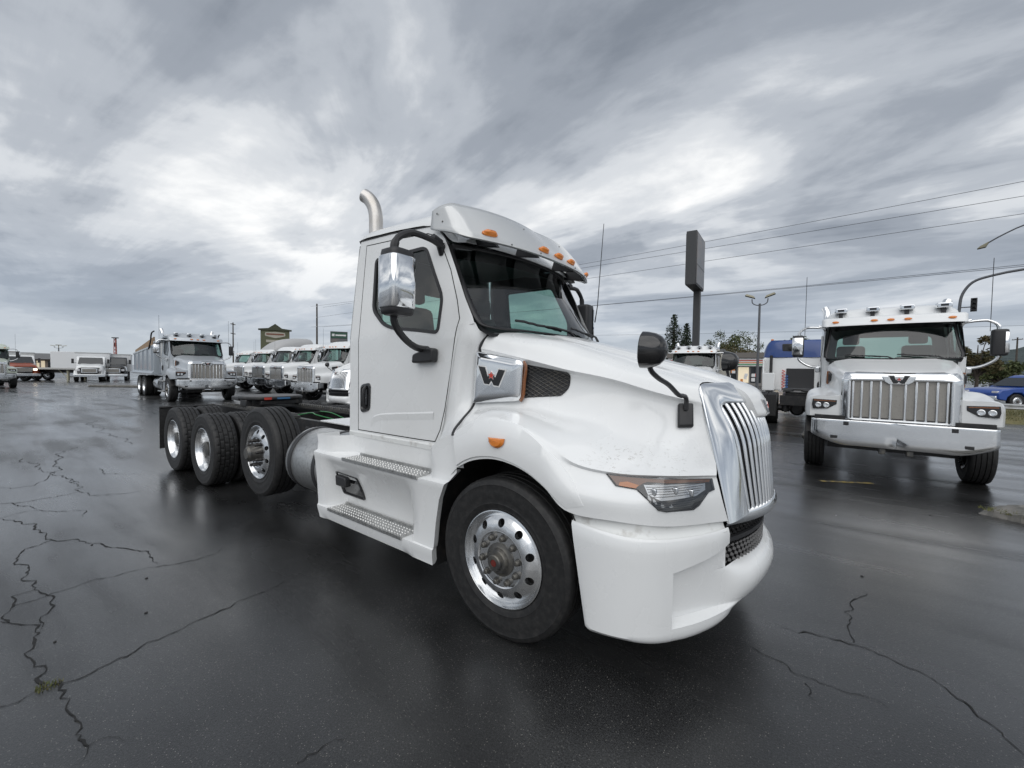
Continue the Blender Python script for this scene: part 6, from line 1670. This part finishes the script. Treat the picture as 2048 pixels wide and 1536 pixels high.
for s in (-1, 1):
    O('side_extender', MB().box(-2.5, -2.0, *sorted((s*1.14, s*1.2)), 1.05, 2.35), WHITE_B, bt, bevel=.02)
    O('marker_light', MB().box(-1.6, -1.5, *sorted((s*.85, s*.95)), 3.16, 3.24), AMBER, bt, bevel=.01)
    O('exhaust_stack', MB().tube([(-2.2, s*.9, 1.1), (-2.2, s*.9, 2.5)], .06, 10), FRAME_BLACK, bt)
    for x in (-4.7, -6.0): wheel(bt, 'drive', (x, s*1.045, .513), s); wheel(bt, 'inner', (x, s*.705, .513), s)
    wheel(bt, 'steer', (1.6, s*1.045, .513), s)
    O('mud_flap', MB().box(-6.68, -6.67, *sorted((s*.6, s*1.2)), .3, 1.0), RUBBER, bt); O('tail_lamp', MB().rev([(.05, 0), (.045, -.02), (0, -.02)], 12, 'x', (-6.62, s*.3, .85)), RED, bt)
O('tool_box', MB().box(-2.9, -2.2, .75, 1.18, 1.02, 1.75), WHITE_B, bt, bevel=.02)
O('back_panel', MB().box(-2.04, -2.0, -.62, .35, 1.1, 1.95), BLACK, bt, bevel=.03)
O('air_hose', MB().tube([(-2.08+.02*math.cos(k), .45+.05*math.sin(k), 1.1+.02*k) for k in range(40)], .016, 5), REDPAINT, bt)
O('air_hose', MB().tube([(-2.1+.02*math.cos(k), .33+.05*math.sin(k+1), 1.1+.018*k) for k in range(34)], .016, 5), BLUE_HOSE, bt)
chassis(bt, -6.6, 2.5, [(-4.7, .515), (-6.0, .515)])
O('catwalk', MB().box(-3.4, -2.05, -.6, .6, 1.0, 1.03), ALU_DULL, bt); O('rear_crossmember', MB().box(-6.66, -6.6, -.5, .5, .68, 1.0), FRAME_BLACK, bt)
O('coupling_plate', MB().prism([(x*.42-5.3, y*.47) for x, y in [(math.cos(a*.2), math.sin(a*.2)) for a in range(32)]], 1.14, 1.2, 'z').prism([(-5.6, .1), (-6.1, .22), (-6.1, .42), (-5.5, .42)], 1.1, 1.17, 'z').prism([(-5.6, -.1), (-6.1, -.22), (-6.1, -.42), (-5.5, -.42)], 1.1, 1.17, 'z'), FRAME_BLACK, bt, bevel=.015)

# ------------------------------------------------------------------ blue pickup beyond the guard rail
pk = thing('pickup_truck', 'bright blue crew cab pickup beyond the guard rail at the right edge', 'pickup', (*(11.12, 32.65), 0), R(214))
PB = mat('pickup_blue', (.01, .06, .30), .3, coat=.6)
prof = [(-2.85, .62), (-2.9, .95), (-2.85, 1.14), (-1.15, 1.16), (.95, 1.18), (1.9, 1.12), (2.55, 1.02), (2.75, .85), (2.72, .5), (2.3, .42), (2.25, .62), (1.95, .86), (1.55, .86), (1.25, .62), (1.2, .42), (-1.15, .42), (-1.2, .62), (-1.5, .86), (-1.9, .86), (-2.2, .62), (-2.25, .45), (-2.75, .5)]
O('body', MB().prism(prof, -.97, .97), PB, pk, bevel=.05)
rw = []
for z, x0, x1, hw in ((1.14, -1.2, 1.25, .92), (1.4, -1.12, .85, .86), (1.68, -1.0, .42, .78), (1.82, -.85, .15, .70), (1.85, -.4, -.1, .3)):
    rw.append([Vector(p) for p in ((x1, -hw, z), (x1+.05, 0, z), (x1, hw, z), (lerp(x0, x1, .5), hw+.01, z), (x0, hw, z), (x0-.03, 0, z), (x0, -hw, z), (lerp(x0, x1, .5), -hw-.01, z), (x1, -hw, z))])
O('cabin', MB().grid(surf(rw, 1, 2)), PB, pk, ang=50)
for x0, x1, a, b in ((-.95, -.28, 0, 0), (-.18, .72, 0, -.3)):
    O2('side_window', MB().add([(x0, -.925, 1.2), (x1, -.925, 1.2), (x1+b-.05, -.835, 1.62), (x0+.06, -.835, 1.62)], [(0, 1, 2, 3)]), WINDK, pk, flat=True)
O('windscreen', MB().add([(1.2, -.8, 1.2), (1.2, .8, 1.2), (.52, .7, 1.66), (.52, -.7, 1.66)], [(0, 1, 2, 3)]).moved(lambda p: p+Vector((.05, 0, .03))), WINDK, pk, flat=True)
for s in (-1, 1):
    for x in (1.75, -1.7):
        w = wheel(pk, 'steer', (x, s*.86, .40), s); w.scale = (.77, .77, .77)
    O('headlight', MB().box(2.6, 2.74, *sorted((s*.6, s*.92)), .78, .95), LENSW, pk, bevel=.03); O('door_handle', MB().box(-.2, .0, *sorted((s*.965, s*.985)), 1.02, 1.06), BLACK, pk)
    O('door_mirror', MB().box(.85, .98, *sorted((s*.95, s*1.2)), 1.15, 1.32), BLACK, pk, bevel=.03)
O('bumper', MB().box(2.66, 2.82, -.9, .9, .45, .68), CHROME, pk, bevel=.03)
